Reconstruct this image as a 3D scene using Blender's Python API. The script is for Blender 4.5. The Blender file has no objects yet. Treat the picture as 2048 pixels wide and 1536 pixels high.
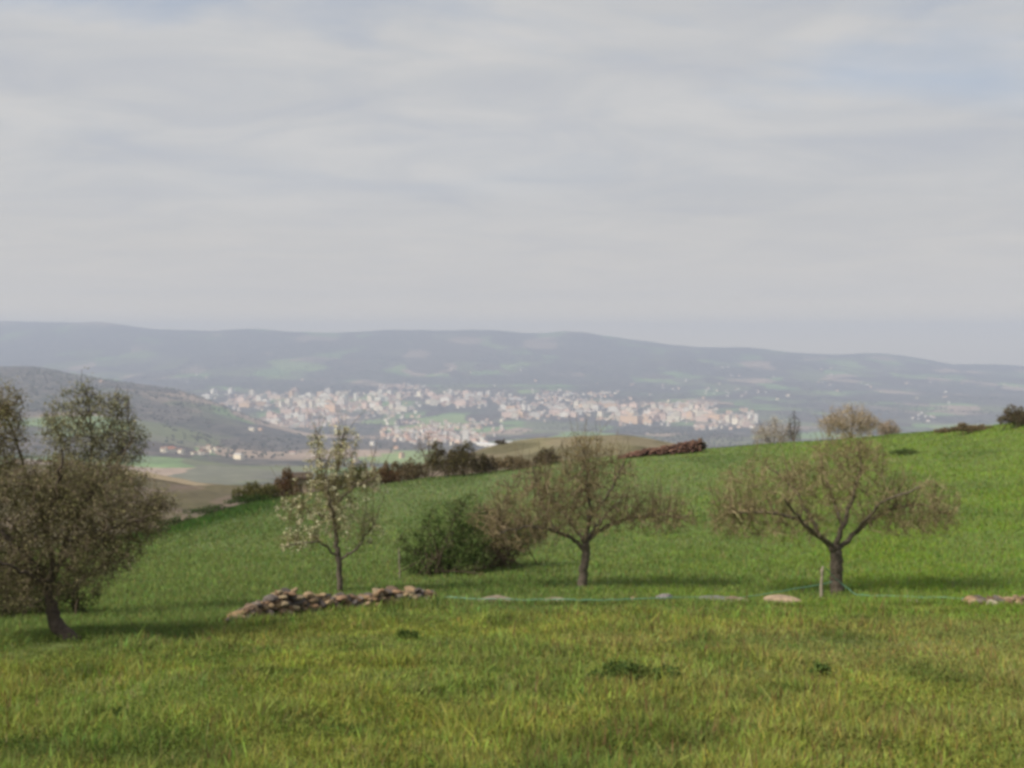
import bpy, math, random
import numpy as np

R = math.radians
rng = np.random.default_rng(11)
random.seed(11)
sc = bpy.context.scene
COL = sc.collection

# ------------------------------------------------------------------ camera
F_PX = 2048 * 35.0 / 36.0
PITCH = math.atan(78.0 / F_PX)
EYE = 1.6
cam_d = bpy.data.cameras.new("camera")
cam = bpy.data.objects.new("camera", cam_d)
COL.objects.link(cam)
cam_d.lens = 35.0
cam_d.sensor_width = 36.0
cam_d.clip_start = 0.1
cam_d.clip_end = 60000
cam.location = (0, 0, EYE)
cam.rotation_euler = (math.pi / 2 - PITCH, 0, 0)
sc.camera = cam

# ------------------------------------------------------------------ view, sampling
sc.view_settings.view_transform = 'Standard'
sc.view_settings.look = 'None'
sc.view_settings.exposure = 0.4
sc.view_settings.gamma = 1.0
sc.render.engine = 'CYCLES'
sc.cycles.use_denoising = True
sc.cycles.pixel_filter_type = 'BLACKMAN_HARRIS'
sc.cycles.filter_width = 3.4          # the photograph is a soft, low resolution exposure
sc.cycles.volume_bounces = 0
sc.cycles.max_bounces = 6
sc.cycles.diffuse_bounces = 3
sc.cycles.transparent_max_bounces = 8
sc.render.film_transparent = False

# ------------------------------------------------------------------ sun and sky
SUN_DIR = np.array([-0.80, -0.42, 0.0])
SUN_EL = R(45)
SUN_DIR = SUN_DIR / np.linalg.norm(SUN_DIR) * math.cos(SUN_EL)
SUN_DIR[2] = math.sin(SUN_EL)
sun_d = bpy.data.lights.new("sun", 'SUN')
sun_d.energy = 4.3
sun_d.angle = R(17.0)
sun_d.color = (1.0, 0.91, 0.77)
sun = bpy.data.objects.new("sun", sun_d)
COL.objects.link(sun)
from mathutils import Vector
sun.rotation_euler = Vector(-SUN_DIR).to_track_quat('-Z', 'Y').to_euler()

world = bpy.data.worlds.new("World")
sc.world = world
world.use_nodes = True
nt = world.node_tree
nt.nodes.clear()


def N(tree, t, **kw):
    n = tree.nodes.new(t)
    for k, v in kw.items():
        if k.startswith('i_'):
            key = k[2:]
            n.inputs[int(key) if key.isdigit() else key.replace('_', ' ')].default_value = v
        else:
            setattr(n, k, v)
    return n


def math_n(tree, op, a, b=None, clamp=False):
    n = tree.nodes.new('ShaderNodeMath')
    n.operation = op
    n.use_clamp = clamp
    for i, v in enumerate((a, b)):
        if v is None:
            continue
        if isinstance(v, (int, float)):
            n.inputs[i].default_value = v
        else:
            tree.links.new(v, n.inputs[i])
    return n.outputs[0]


def mixc(tree, fac, a, b, blend='MIX'):
    n = tree.nodes.new('ShaderNodeMix')
    n.data_type = 'RGBA'
    n.blend_type = blend
    for sock, v in ((n.inputs[0], fac), (n.inputs[6], a), (n.inputs[7], b)):
        if isinstance(v, (int, float)):
            sock.default_value = v
        elif isinstance(v, tuple):
            sock.default_value = (*v[:3], 1)
        else:
            tree.links.new(v, sock)
    return n.outputs[2]


def ramp(tree, src, stops, interp='LINEAR'):
    n = tree.nodes.new('ShaderNodeValToRGB')
    cr = n.color_ramp
    cr.interpolation = interp
    while len(cr.elements) < len(stops):
        cr.elements.new(0.5)
    for e, (p, c) in zip(cr.elements, stops):
        e.position = p
        e.color = (*c, 1) if not isinstance(c, (int, float)) else (c, c, c, 1)
    tree.links.new(src, n.inputs[0])
    return n.outputs[0]


sky = N(nt, 'ShaderNodeTexSky', sky_type='NISHITA', sun_disc=False)
sky.sun_elevation = SUN_EL
sky.sun_rotation = math.atan2(SUN_DIR[0], SUN_DIR[1])
sky.altitude = 700
tc = N(nt, 'ShaderNodeTexCoord')
sep = N(nt, 'ShaderNodeSeparateXYZ')
nt.links.new(tc.outputs['Generated'], sep.inputs[0])
zz = math_n(nt, 'ADD', math_n(nt, 'MAXIMUM', sep.outputs[2], 0.0), 0.10)
cmb = N(nt, 'ShaderNodeCombineXYZ')
nt.links.new(math_n(nt, 'DIVIDE', sep.outputs[0], zz), cmb.inputs[0])
nt.links.new(math_n(nt, 'DIVIDE', sep.outputs[1], zz), cmb.inputs[1])


def cloud_noise(scale, detail, rough, off, sx=1.0, dist=0.0):
    m = N(nt, 'ShaderNodeMapping')
    m.inputs['Location'].default_value = (off, off * 0.7, 0)
    m.inputs['Scale'].default_value = (sx, 1, 1)
    nt.links.new(cmb.outputs[0], m.inputs[0])
    n = N(nt, 'ShaderNodeTexNoise')
    n.inputs['Scale'].default_value = scale
    n.inputs['Detail'].default_value = detail
    n.inputs['Roughness'].default_value = rough
    n.inputs['Distortion'].default_value = dist
    nt.links.new(m.outputs[0], n.inputs['Vector'])
    return n.outputs['Fac']


c_big = cloud_noise(0.55, 4, 0.5, 3.1, 0.8, 0.3)
c_mid = cloud_noise(2.3, 7, 0.56, 9.2, 0.72, 0.7)
c_gap = cloud_noise(0.8, 5, 0.55, 12.4, 0.7, 0.4)
cl = ramp(nt, c_mid, [(0.32, (0.368, 0.380, 0.408)), (0.50, (0.414, 0.418, 0.424)), (0.68, (0.462, 0.456, 0.448))])
cl = mixc(nt, 1.0, cl, ramp(nt, c_big, [(0.3, 0.96), (0.7, 1.04)]), 'MULTIPLY')
cl = mixc(nt, ramp(nt, sep.outputs[2], [(0.04, 0.15), (0.20, 1.0)]), (0.402, 0.406, 0.411), cl)
cl = mixc(nt, 1.0, cl, ramp(nt, sep.outputs[2], [(0.0, (2.1, 1.75, 1.2)), (0.05, (1.25, 1.17, 1.06)), (0.15, (1.03, 1.03, 1.03))]), 'MULTIPLY')
gapf = ramp(nt, c_gap, [(0.50, 0.0), (0.68, 1.0)])
# no gaps in the veil close to the horizon
hz = ramp(nt, sep.outputs[2], [(0.14, 0.0), (0.33, 0.75)])
gapf = math_n(nt, 'MULTIPLY', gapf, hz)
sky_s = mixc(nt, 1.0, sky.outputs[0], (0.1, 0.1, 0.1), 'MULTIPLY')
cov = mixc(nt, math_n(nt, 'MULTIPLY', gapf, 1.0), cl, sky_s)
bg = N(nt, 'ShaderNodeBackground')
bg.inputs['Strength'].default_value = 1.0
nt.links.new(cov, bg.inputs['Color'])
wo = N(nt, 'ShaderNodeOutputWorld')
nt.links.new(bg.outputs[0], wo.inputs[0])

# ------------------------------------------------------------------ photo geometry <-> world


def ray(px, py):
    px = np.asarray(px, float); py = np.asarray(py, float)
    a = (px - 1024) / F_PX
    b = (py - 768) / F_PX
    Y = math.cos(PITCH) - b * math.sin(PITCH)
    Z = -math.sin(PITCH) - b * math.cos(PITCH)
    return a / Y, -Z / Y          # u = x/y, t = drop per metre of depth


def W(px, py, D):
    u, t = ray(px, py)
    return np.stack(np.broadcast_arrays(u * D, D + 0 * u, EYE - t * D), -1)


# ------------------------------------------------------------------ noise


def _hash(ix, iy, seed):
    h = (ix.astype(np.int64) * 374761393 + iy.astype(np.int64) * 668265263 + seed * 1442695041) & 0xFFFFFFFF
    h = ((h ^ (h >> 13)) * 1274126177) & 0xFFFFFFFF
    h = h ^ (h >> 16)
    return (h & 0xFFFFFF) / float(0xFFFFFF)


def vnoise(x, y, seed=0):
    ix = np.floor(x); iy = np.floor(y)
    fx = x - ix; fy = y - iy
    fx = fx * fx * fx * (fx * (fx * 6 - 15) + 10)
    fy = fy * fy * fy * (fy * (fy * 6 - 15) + 10)
    a = _hash(ix, iy, seed); b = _hash(ix + 1, iy, seed)
    c = _hash(ix, iy + 1, seed); d = _hash(ix + 1, iy + 1, seed)
    return (a * (1 - fx) + b * fx) * (1 - fy) + (c * (1 - fx) + d * fx) * fy


def fbm(x, y, seed=0, octv=4, gain=0.5):
    s = 0; amp = 1; tot = 0
    for i in range(octv):
        s = s + amp * vnoise(x * 2 ** i + 17.3 * i, y * 2 ** i - 9.1 * i, seed + i)
        tot += amp; amp *= gain
    return s / tot          # 0..1


# ------------------------------------------------------------------ terrain as a height function
UG = np.linspace(-1.0, 1.0, 1601)


def smooth(v, k):
    w = np.exp(-0.5 * (np.arange(-3 * k, 3 * k + 1) / k) ** 2)
    w /= w.sum()
    return np.convolve(np.pad(v, 3 * k, mode='edge'), w, 'valid')


def curve(pts, D=None, sm=14):
    """control curve across the view: list of (px, py[, D]) -> D(u), z(u) on UG"""
    px = np.array([p[0] for p in pts], float); py = np.array([p[1] for p in pts], float)
    u, t = ray(px, py)
    d = np.array([p[2] for p in pts], float) if D is None else np.full(len(pts), float(D))
    dd = np.interp(UG, u, d); tt = np.interp(UG, u, t)
    if sm:
        dd = smooth(dd, sm); tt = smooth(tt, sm)
    return dd, EYE - tt * dd


def lipD(py):
    return 1.6 / (ray(1024, py)[1] - 0.18)


LIP = [(-200, 1297), (0, 1293), (130, 1290), (300, 1282), (470, 1248), (600, 1218), (870, 1213), (1100, 1213),
       (1500, 1216), (1800, 1213), (2048, 1219), (2300, 1223)]
CREST = [(-400, 1175, 48), (-200, 1150, 50), (0, 1115, 52), (200, 1088, 54), (350, 1058, 55), (450, 1024, 58), (560, 997, 62),
         (760, 972, 66), (850, 957, 68), (1000, 946, 70), (1100, 928, 72), (1250, 914, 74), (1400, 902, 76),
         (1500, 894, 78), (1700, 881, 80), (1800, 872, 78), (1900, 864, 74), (1960, 861, 70), (2048, 848, 66),
         (2300, 800, 66), (2500, 780, 66)]
MID = [(-400, 925), (-200, 930), (230, 940), (330, 957), (420, 973), (560, 974), (700, 957), (850, 927), (1000, 894),
       (1040, 889), (1150, 877), (1280, 875), (1330, 892), (1450, 905), (1700, 905), (2300, 905)]
RIDGE = [(-500, 640), (-200, 646), (0, 642), (100, 645), (190, 643), (240, 647), (270, 653), (330, 658), (420, 663), (500, 659),
         (560, 661), (650, 666), (720, 663), (780, 658), (870, 662), (980, 660), (1060, 668), (1160, 664), (1210, 672), (1280, 682),
         (1400, 693), (1480, 694), (1560, 702), (1680, 710), (1760, 708), (1850, 718), (1900, 728), (2048, 732),
         (2200, 726), (2500, 735)]

c_ctrl = []
const = lambda d, z: (np.full(UG.shape, float(d)), np.full(UG.shape, float(z)))
c_ctrl.append(const(-40, 1.5))
c_ctrl.append(const(0, 0.0))
c_ctrl.append(const(6.5, -1.17))
c_ctrl.append(curve([(p, q, lipD(q)) for p, q in LIP]))
c_ctrl.append(curve([(-200, 1245, 17), (0, 1235, 17), (150, 1226, 17.5), (300, 1222, 18), (450, 1203, 19.5), (680, 1190, 22.5),
                     (1165, 1174, 23.5), (1675, 1188, 22.5), (2048, 1183, 22.5), (2300, 1180, 22.5)]))
c_ctrl.append(curve([(-200, 1165, 30), (0, 1152, 30), (350, 1128, 32), (700, 1090, 36), (1165, 1060, 40), (1675, 1020, 42),
                     (2048, 975, 42), (2300, 950, 42)]))
c_ctrl.append(curve(CREST))
_d, _z = c_ctrl[-1]
_t = (EYE - _z) / _d
c_ctrl.append((_d * 1.5, _z - (_t + 0.10) * 0.5 * _d))
c_ctrl.append(curve(MID, 220))
_d, _z = c_ctrl[-1]
_t = (EYE - _z) / _d
c_ctrl.append((np.full(UG.shape, 600.0), _z - (_t + 0.10) * 380))
c_ctrl.append(curve([(0, 1010), (2048, 1005)], 1200))
c_ctrl.append(curve([(-300, 900), (0, 905), (350, 940), (600, 948), (1024, 945), (2300, 940)], 2000, 30))
c_ctrl.append(curve([(-300, 812), (0, 817), (250, 835), (400, 870), (520, 892), (700, 902), (1024, 905), (2300, 900)], 3000, 30))
c_ctrl.append(curve([(-400, 737), (-300, 733), (0, 733), (60, 730), (110, 740), (250, 763), (350, 776), (420, 795), (500, 835),
                     (600, 866), (750, 872), (2300, 870)], 4400))
c_ctrl.append(curve([(-300, 835), (0, 835), (350, 838), (500, 856), (700, 863), (2300, 863)], 4850, 30))
c_ctrl.append(curve([(-300, 845), (1024, 852), (2048, 848)], 5300, 30))
c_ctrl.append(curve([(-300, 815), (1024, 822), (2048, 822)], 6000, 30))
c_ctrl.append(curve([(-300, 785), (1024, 792), (1500, 797), (2048, 800)], 7000, 30))
c_ctrl.append(curve([(-300, 764), (1024, 772), (1500, 778), (2048, 786)], 8000, 30))
c_ctrl.append(curve([(-300, 735), (600, 742), (1024, 745), (1500, 752), (2048, 766)], 9000, 30))
c_ctrl.append(curve([(-300, 696), (600, 704), (1024, 708), (1500, 724), (2048, 750)], 10000, 30))
c_ctrl.append(curve(RIDGE, 11500, 3))
c_ctrl.append(curve([(p, q + 30) for p, q in RIDGE], 13000, 20))
c_ctrl.append(curve([(p, q + 60) for p, q in RIDGE], 14500, 20))
CD = np.array([c[0] for c in c_ctrl]); CZ = np.array([c[1] for c in c_ctrl])
K = len(c_ctrl)


def height(x, y):
    x = np.asarray(x, float); y = np.asarray(y, float)
    shp = np.broadcast(x, y).shape
    x = np.broadcast_to(x, shp).ravel(); y = np.broadcast_to(y, shp).ravel()
    u = np.clip(x / np.maximum(y, 3.0), -0.999, 0.999)
    f = (u + 1) / 2 * (len(UG) - 1)
    i0 = np.clip(f.astype(int), 0, len(UG) - 2); w = f - i0
    d = CD[:, i0] * (1 - w) + CD[:, i0 + 1] * w
    z = CZ[:, i0] * (1 - w) + CZ[:, i0 + 1] * w
    h = np.diff(d, axis=0); s = np.diff(z, axis=0) / h
    m = np.zeros_like(z)
    sp = s[:-1] * s[1:]
    w1 = 2 * h[1:] + h[:-1]; w2 = h[1:] + 2 * h[:-1]
    with np.errstate(divide='ignore', invalid='ignore'):
        hm = (w1 + w2) / (w1 / s[:-1] + w2 / s[1:])
    m[1:-1] = np.where(sp > 0, hm, 0)
    m[0] = s[0]; m[-1] = s[-1]
    yy = np.clip(y, d[0] + 1e-6, d[-1] - 1e-6)
    k = np.clip((yy[None] >= d).sum(0) - 1, 0, K - 2)
    ar = np.arange(len(yy))
    hh = h[k, ar]; tt = (yy - d[k, ar]) / hh
    z0 = z[k, ar]; z1 = z[k + 1, ar]; m0 = m[k, ar]; m1 = m[k + 1, ar]
    r = ((1 + 2 * tt) * (1 - tt) ** 2 * z0 + tt * (1 - tt) ** 2 * hh * m0 + tt * tt * (3 - 2 * tt) * z1 + tt * tt * (tt - 1) * hh * m1)
    near = np.exp(-np.maximum(y, 0) / 120.0)
    r = r + near * (0.10 * (fbm(x * .35, y * .35, 5, 3) - .5) * np.clip(y / 10, .3, 1) + 0.05 * (fbm(x * 1.6, y * 1.6, 8, 2) - .5))
    far = np.clip((y - 800) / 2500, 0, 1)
    r = r + far * ((26 + 30 * np.clip((y - 7500) / 2500, 0, 1)) * (fbm(x / 700, y / 700, 21, 4) - .5) + 7 * (fbm(x / 130, y / 130, 27, 3) - .5))
    mid = np.clip((y - 100) / 80, 0, 1) * np.clip((900 - y) / 400, 0, 1)
    r = r + mid * 2.4 * (fbm(x / 18, y / 18, 33, 3) - .5)
    return r.reshape(shp)


def gz(x, y):
    return float(height(np.array([x]), np.array([y]))[0])


def ground_px(px, D, py=1000):
    u, _ = ray(px, py)
    x = float(u) * D
    return Vector((x, D, gz(x, D)))


def raycast(px, py, dmin=1200.0):
    u, t = ray(px, py)
    ds = np.linspace(dmin, 12000, 1400)
    z = height(float(u) * ds, ds)
    vis = (EYE - z) / ds <= float(t)
    if not vis.any():
        return None
    D = float(ds[np.argmax(vis)])
    return float(u) * D, D, float(z[np.argmax(vis)])


# ------------------------------------------------------------------ mesh helpers


def mk(name, V, F, mats=None, parent=None, col=None, smooth_=False, mat_idx=None, loc=None):
    """one mesh object; F is a list of (n,k) index arrays"""
    V = np.asarray(V, np.float32).reshape(-1, 3)
    if loc is not None:
        V = V - np.array(loc, np.float32)
    if not isinstance(F, list):
        F = [F]
    F = [np.asarray(f, np.int32) for f in F if len(f)]
    me = bpy.data.meshes.new(name)
    me.vertices.add(len(V)); me.vertices.foreach_set('co', V.ravel())
    idx = np.concatenate([f.ravel() for f in F])
    tot = np.concatenate([np.full(len(f), f.shape[1], np.int32) for f in F])
    start = np.concatenate([[0], np.cumsum(tot)[:-1]]).astype(np.int32)
    me.loops.add(len(idx)); me.loops.foreach_set('vertex_index', idx)
    me.polygons.add(len(tot)); me.polygons.foreach_set('loop_start', start); me.polygons.foreach_set('loop_total', tot)
    if mat_idx is not None:
        me.polygons.foreach_set('material_index', np.asarray(mat_idx, np.int32))
    me.update(calc_edges=True)
    me.polygons.foreach_set('use_smooth', np.full(len(tot), smooth_, bool))
    if col is not None:
        col = np.asarray(col, np.float32)
        at = me.color_attributes.new('Col', 'FLOAT_COLOR', 'POINT')
        rgba = np.ones((len(V), 4), np.float32); rgba[:, :3] = col
        at.data.foreach_set('color', rgba.ravel())
    for m in (mats if isinstance(mats, (list, tuple)) else [mats]):
        if m:
            me.materials.append(m)
    o = bpy.data.objects.new(name, me)
    COL.objects.link(o)
    if parent is not None:
        o.parent = parent
        o.matrix_parent_inverse.identity()
        if loc is None:          # vertices were given in world space
            pl = np.array(parent.location)
            me.vertices.foreach_set('co', (V - pl.astype(np.float32)).ravel())
            me.update()
    elif loc is not None:
        o.location = loc
    return o


def empty(name, loc, label, cat, group=None):
    o = bpy.data.objects.new(name, None)
    COL.objects.link(o)
    o.location = loc
    o.empty_display_size = 0.2
    o['label'] = label; o['category'] = cat
    if group:
        o['group'] = group
    return o


def tag(o, label, cat, group=None):
    o['label'] = label; o['category'] = cat
    if group:
        o['group'] = group
    return o


def kind(o, k, label=None, cat=None):
    o['kind'] = k
    if label:
        o['label'] = label
    if cat:
        o['category'] = cat
    return o


def grid_faces(nr, nc):
    i = np.arange(nr * nc).reshape(nr, nc)
    return np.stack([i[:-1, :-1], i[:-1, 1:], i[1:, 1:], i[1:, :-1]], -1).reshape(-1, 4)


# ------------------------------------------------------------------ materials


def mat_new(name):
    m = bpy.data.materials.new(name)
    m.use_nodes = True
    t = m.node_tree
    t.nodes.clear()
    out = N(t, 'ShaderNodeOutputMaterial')
    return m, t, out


def foliage_mat(name, trans=0.35, attr=True, rough_var=0.25, tint=(1, 1, 1)):
    m, t, out = mat_new(name)
    a = N(t, 'ShaderNodeAttribute', attribute_name='Col')
    ge = N(t, 'ShaderNodeNewGeometry')
    c = mixc(t, 1.0, a.outputs['Color'], tint, 'MULTIPLY')
    v = math_n(t, 'ADD', math_n(t, 'MULTIPLY', ge.outputs['Random Per Island'], rough_var * 2), 1 - rough_var)
    c = mixc(t, 1.0, c, v, 'MULTIPLY')
    d = N(t, 'ShaderNodeBsdfDiffuse'); tr = N(t, 'ShaderNodeBsdfTranslucent'); mx = N(t, 'ShaderNodeMixShader')
    t.links.new(c, d.inputs[0]); t.links.new(c, tr.inputs[0])
    mx.inputs[0].default_value = trans
    t.links.new(d.outputs[0], mx.inputs[1]); t.links.new(tr.outputs[0], mx.inputs[2])
    t.links.new(mx.outputs[0], out.inputs[0])
    return m


def noise_mat(name, stops, scale, detail=6, rough=0.9, bump=0.0, coord='Object', rrough=0.6, attr=False, scale2=None):
    m, t, out = mat_new(name)
    p = N(t, 'ShaderNodeBsdfPrincipled')
    p.inputs['Roughness'].default_value = rough
    p.inputs['Specular IOR Level'].default_value = 0.2
    tcx = N(t, 'ShaderNodeTexCoord')
    n = N(t, 'ShaderNodeTexNoise')
    n.inputs['Scale'].default_value = scale; n.inputs['Detail'].default_value = detail
    n.inputs['Roughness'].default_value = rrough
    t.links.new(tcx.outputs[coord], n.inputs['Vector'])
    c = ramp(t, n.outputs['Fac'], stops)
    if attr:
        a = N(t, 'ShaderNodeAttribute', attribute_name='Col')
        c = mixc(t, 1.0, a.outputs['Color'], c, 'MULTIPLY')
    t.links.new(c, p.inputs['Base Color'])
    if bump:
        b = N(t, 'ShaderNodeBump')
        b.inputs['Strength'].default_value = bump
        b.inputs['Distance'].default_value = 0.03
        t.links.new(n.outputs['Fac'], b.inputs['Height'])
        t.links.new(b.outputs[0], p.inputs['Normal'])
    t.links.new(p.outputs[0], out.inputs[0])
    return m


M_bark = noise_mat('bark', [(0.3, (0.055, 0.045, 0.036)), (0.55, (0.12, 0.098, 0.078)), (0.75, (0.20, 0.175, 0.145))], 14, bump=0.6)
M_bark_dark = noise_mat('dark bark', [(0.3, (0.035, 0.028, 0.024)), (0.7, (0.11, 0.085, 0.07))], 14, bump=0.6)
M_twig = foliage_mat('twigs', trans=0.0, rough_var=0.3)
M_leaf = foliage_mat('leaves', trans=0.3, rough_var=0.4)
M_grass = foliage_mat('grass blades', trans=0.35, rough_var=0.16)
M_petal = foliage_mat('petals', trans=0.3, rough_var=0.15)
M_stone = noise_mat('field stone', [(0.3, (0.45, 0.45, 0.45)), (0.5, (0.85, 0.82, 0.78)), (0.72, (1.25, 1.2, 1.1))], 9, bump=0.5, attr=True)

# ------------------------------------------------------------------ ground sheets
V_EDGE = 0.95


def rows(a, b, n):
    return np.linspace(a, b, n)


def terrain(name, ys, nc, mat, colf=None):
    v = np.linspace(-V_EDGE, V_EDGE, nc)
    X = v[None, :] * (np.maximum(ys, -20)[:, None] + 32)
    Y = np.repeat(ys[:, None], nc, 1)
    Z = height(X, Y)
    V = np.stack([X, Y, Z], -1).reshape(-1, 3)
    col = colf(X.ravel(), Y.ravel()) if colf else None
    return mk(name, V, grid_faces(len(ys), nc), mat, col=col, smooth_=True)


def lerp(a, b, w):
    w = np.asarray(w)[:, None]
    return np.asarray(a) * (1 - w) + np.asarray(b) * w


def sstep(a, b, x):
    t = np.clip((x - a) / (b - a), 0, 1)
    return t * t * (3 - 2 * t)


def lip_depth(x, y):
    return np.interp(np.clip(x / np.maximum(y, 3), -1, 1), UG, CD[3])


def crest_depth(x, y):
    return np.interp(np.clip(x / np.maximum(y, 3), -1, 1), UG, CD[6])


# colours of the grass by place: a lighter, partly dry sward above the wall, a fresh green crop below it
C_YEL = (0.232, 0.260, 0.060); C_FRESH = (0.165, 0.220, 0.055); C_DRY = (0.205, 0.195, 0.085); C_DEEP = (0.085, 0.130, 0.034)
C_FIELD = (0.140, 0.190, 0.058); C_FIELD_L = (0.150, 0.198, 0.078); C_BRIGHT = (0.150, 0.220, 0.040)


def sward_col(x, y, fine=True):
    u = x / np.maximum(y, 3)
    n1 = fbm(x * .55, y * .55, 41, 3); n2 = fbm(x * .23 + 4, y * .23, 47, 3); n3 = fbm(x * 2.2, y * 2.2, 53, 2)
    c = lerp(np.broadcast_to(C_YEL, (len(x), 3)), C_FRESH, sstep(.42, .66, n1) * .8)
    dry = sstep(.46, .66, n2 + .26 * np.clip(u, -.5, .5) - 0.012 * (y - 10)) * .75
    dry = np.maximum(dry, .55 * sstep(.58, .72, n3))
    c = lerp(c, C_DRY, dry * .55)
    c = lerp(c, C_DEEP, sstep(.60, .74, fbm(x * .9 + 8, y * .9, 61, 3)) * .55)
    f = lerp(np.broadcast_to(C_FIELD, (len(x), 3)), C_FIELD_L, sstep(30, 70, y) * (1 - sstep(.15, .4, u)))
    # patches of brighter pasture towards the right-hand rise
    f = lerp(f, C_BRIGHT, sstep(-.05, .42, u + .25 * (n2 - .5)) * (.55 + .45 * sstep(.4, .6, n1)))
    f = lerp(f, C_DEEP, sstep(.52, .72, fbm(x * .3, y * .16, 67, 3)) * .5)
    # taller, darker growth along the lower left edge of the field
    cd = crest_depth(x, y)
    f = lerp(f, (0.045, 0.095, 0.022), sstep(.80, .90, y / cd) * (1 - sstep(-.27, -.16, u)) * .9)
    w = sstep(-4.0, 1.2, y - lip_depth(x, y) + 2.5 * (n1 - .5))
    return c * (1 - w[:, None]) + f * w[:, None]


M_soil = noise_mat('turf', [(0.3, (0.55, 0.55, 0.55)), (0.7, (1.0, 1.0, 1.0))], 3.0, attr=True)
meadow = terrain('meadow', np.concatenate([rows(-38, 3, 28), rows(3.4, 28, 110), rows(28.6, 96, 120)]), 300, M_soil,
                 lambda x, y: sward_col(x, y) * 0.85)
kind(meadow, 'structure')


def scrub_col(x, y):
    u = x / y
    n = fbm(x / 14, y / 22, 71, 4); n2 = fbm(x / 5, y / 7, 77, 3)
    c = lerp(np.broadcast_to((0.120, 0.092, 0.072), (len(x), 3)), (0.150, 0.118, 0.082), sstep(.4, .6, n))
    c = lerp(c, (0.09, 0.085, 0.04), sstep(.5, .65, n2) * .6)
    k = sstep(-.06, .03, u) * sstep(150, 190, y)
    c0 = c
    c = lerp(c, lerp(np.broadcast_to((0.180, 0.155, 0.098), (len(x), 3)), (0.165, 0.15, 0.085), sstep(.4, .6, n)), k)
    c = lerp(c, (0.085, 0.078, 0.04), sstep(.50, .60, fbm(x / 9, y / 16, 83, 4)) * .75)
    return c


M_scrub = noise_mat('scrub soil', [(0.3, (0.7, 0.7, 0.7)), (0.7, (1.2, 1.2, 1.2))], 0.5, attr=True)
hillside = terrain('hillside', np.concatenate([rows(96, 300, 120), rows(306, 800, 50)]), 330, M_scrub, scrub_col)
kind(hillside, 'structure')

# far valley: a patchwork of fields, bare woods and scrub
m, t, out = mat_new('valley land')
p = N(t, 'ShaderNodeBsdfPrincipled'); p.inputs['Roughness'].default_value = 1.0; p.inputs['Specular IOR Level'].default_value = 0.0
tcx = N(t, 'ShaderNodeTexCoord')
wn = N(t, 'ShaderNodeTexNoise'); wn.inputs['Scale'].default_value = 0.004; wn.inputs['Detail'].default_value = 4
t.links.new(tcx.outputs['Object'], wn.inputs['Vector'])
vm = N(t, 'ShaderNodeVectorMath', operation='MULTIPLY_ADD')
t.links.new(wn.outputs['Color'], vm.inputs[0]); vm.inputs[1].default_value = (260, 260, 0); t.links.new(tcx.outputs['Object'], vm.inputs[2])
mp = N(t, 'ShaderNodeMapping'); mp.inputs['Scale'].default_value = (1 / 260, 1 / 420, 0); mp.inputs['Rotation'].default_value = (0, 0, 0.4)
t.links.new(vm.outputs[0], mp.inputs[0])
vo = N(t, 'ShaderNodeTexVoronoi'); vo.inputs['Scale'].default_value = 1.0
t.links.new(mp.outputs[0], vo.inputs['Vector'])
sp = N(t, 'ShaderNodeSeparateColor'); t.links.new(vo.outputs['Color'], sp.inputs[0])
fields = ramp(t, sp.outputs[0], [(0.0, (0.07, 0.062, 0.056)), (0.22, (0.11, 0.125, 0.07)), (0.40, (0.13, 0.20, 0.085)), (0.55, (0.115, 0.12, 0.085)),
                                 (0.66, (0.25, 0.20, 0.155)), (0.78, (0.09, 0.08, 0.068)), (0.90, (0.16, 0.22, 0.09))], 'CONSTANT')
n2 = N(t, 'ShaderNodeTexNoise'); n2.inputs['Scale'].default_value = 0.0011; n2.inputs['Detail'].default_value = 5
t.links.new(tcx.outputs['Object'], n2.inputs['Vector'])
n3 = N(t, 'ShaderNodeTexNoise'); n3.inputs['Scale'].default_value = 0.02; n3.inputs['Detail'].default_value = 6; n3.inputs['Roughness'].default_value = .65
t.links.new(tcx.outputs['Object'], n3.inputs['Vector'])
woods = ramp(t, n3.outputs['Fac'], [(0.38, (0.042, 0.046, 0.042)), (0.52, (0.076, 0.072, 0.066)), (0.66, (0.11, 0.10, 0.088))])
c = mixc(t, ramp(t, n2.outputs['Fac'], [(0.46, 0.0), (0.53, 0.95)]), fields, woods)
c = mixc(t, 1.0, c, ramp(t, n3.outputs['Fac'], [(0.3, 0.72), (0.7, 1.25)]), 'MULTIPLY')
# the high far slopes are wooded throughout
spz = N(t, 'ShaderNodeSeparateXYZ'); t.links.new(tcx.outputs['Object'], spz.inputs[0])
up = ramp(t, math_n(t, 'DIVIDE', math_n(t, 'ADD', spz.outputs[2], 320), 500), [(0.12, 0.0), (0.5, 0.45)])
c = mixc(t, up, c, woods)
c = mixc(t, 1.0, c, (1.35, 1.3, 1.3), 'MULTIPLY')
t.links.new(c, p.inputs['Base Color']); t.links.new(p.outputs[0], out.inputs[0])
hills = terrain('hills', np.concatenate([rows(800, 3000, 110), rows(3015, 4400, 110), rows(4420, 11000, 260), rows(11020, 12000, 60),
                                         rows(12100, 13600, 14)]), 560, m)
kind(hills, 'structure')

# pale track along the brow of the brown hillside
us = np.linspace(float(ray(228, 945)[0]), float(ray(432, 972)[0]), 60)
ds = np.linspace(203, 219, 10)
PX = us[None, :] * ds[:, None]; PY = np.repeat(ds[:, None], 60, 1) + 0 * PX
PZ = height(PX, PY) + 0.12
M_track = noise_mat('track', [(0.3, (0.20, 0.16, 0.105)), (0.7, (0.30, 0.245, 0.165))], 0.3)
kind(mk('path', np.stack([PX, PY, PZ], -1).reshape(-1, 3), grid_faces(10, 60), M_track, smooth_=True), 'structure')

# ------------------------------------------------------------------ grass


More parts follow.
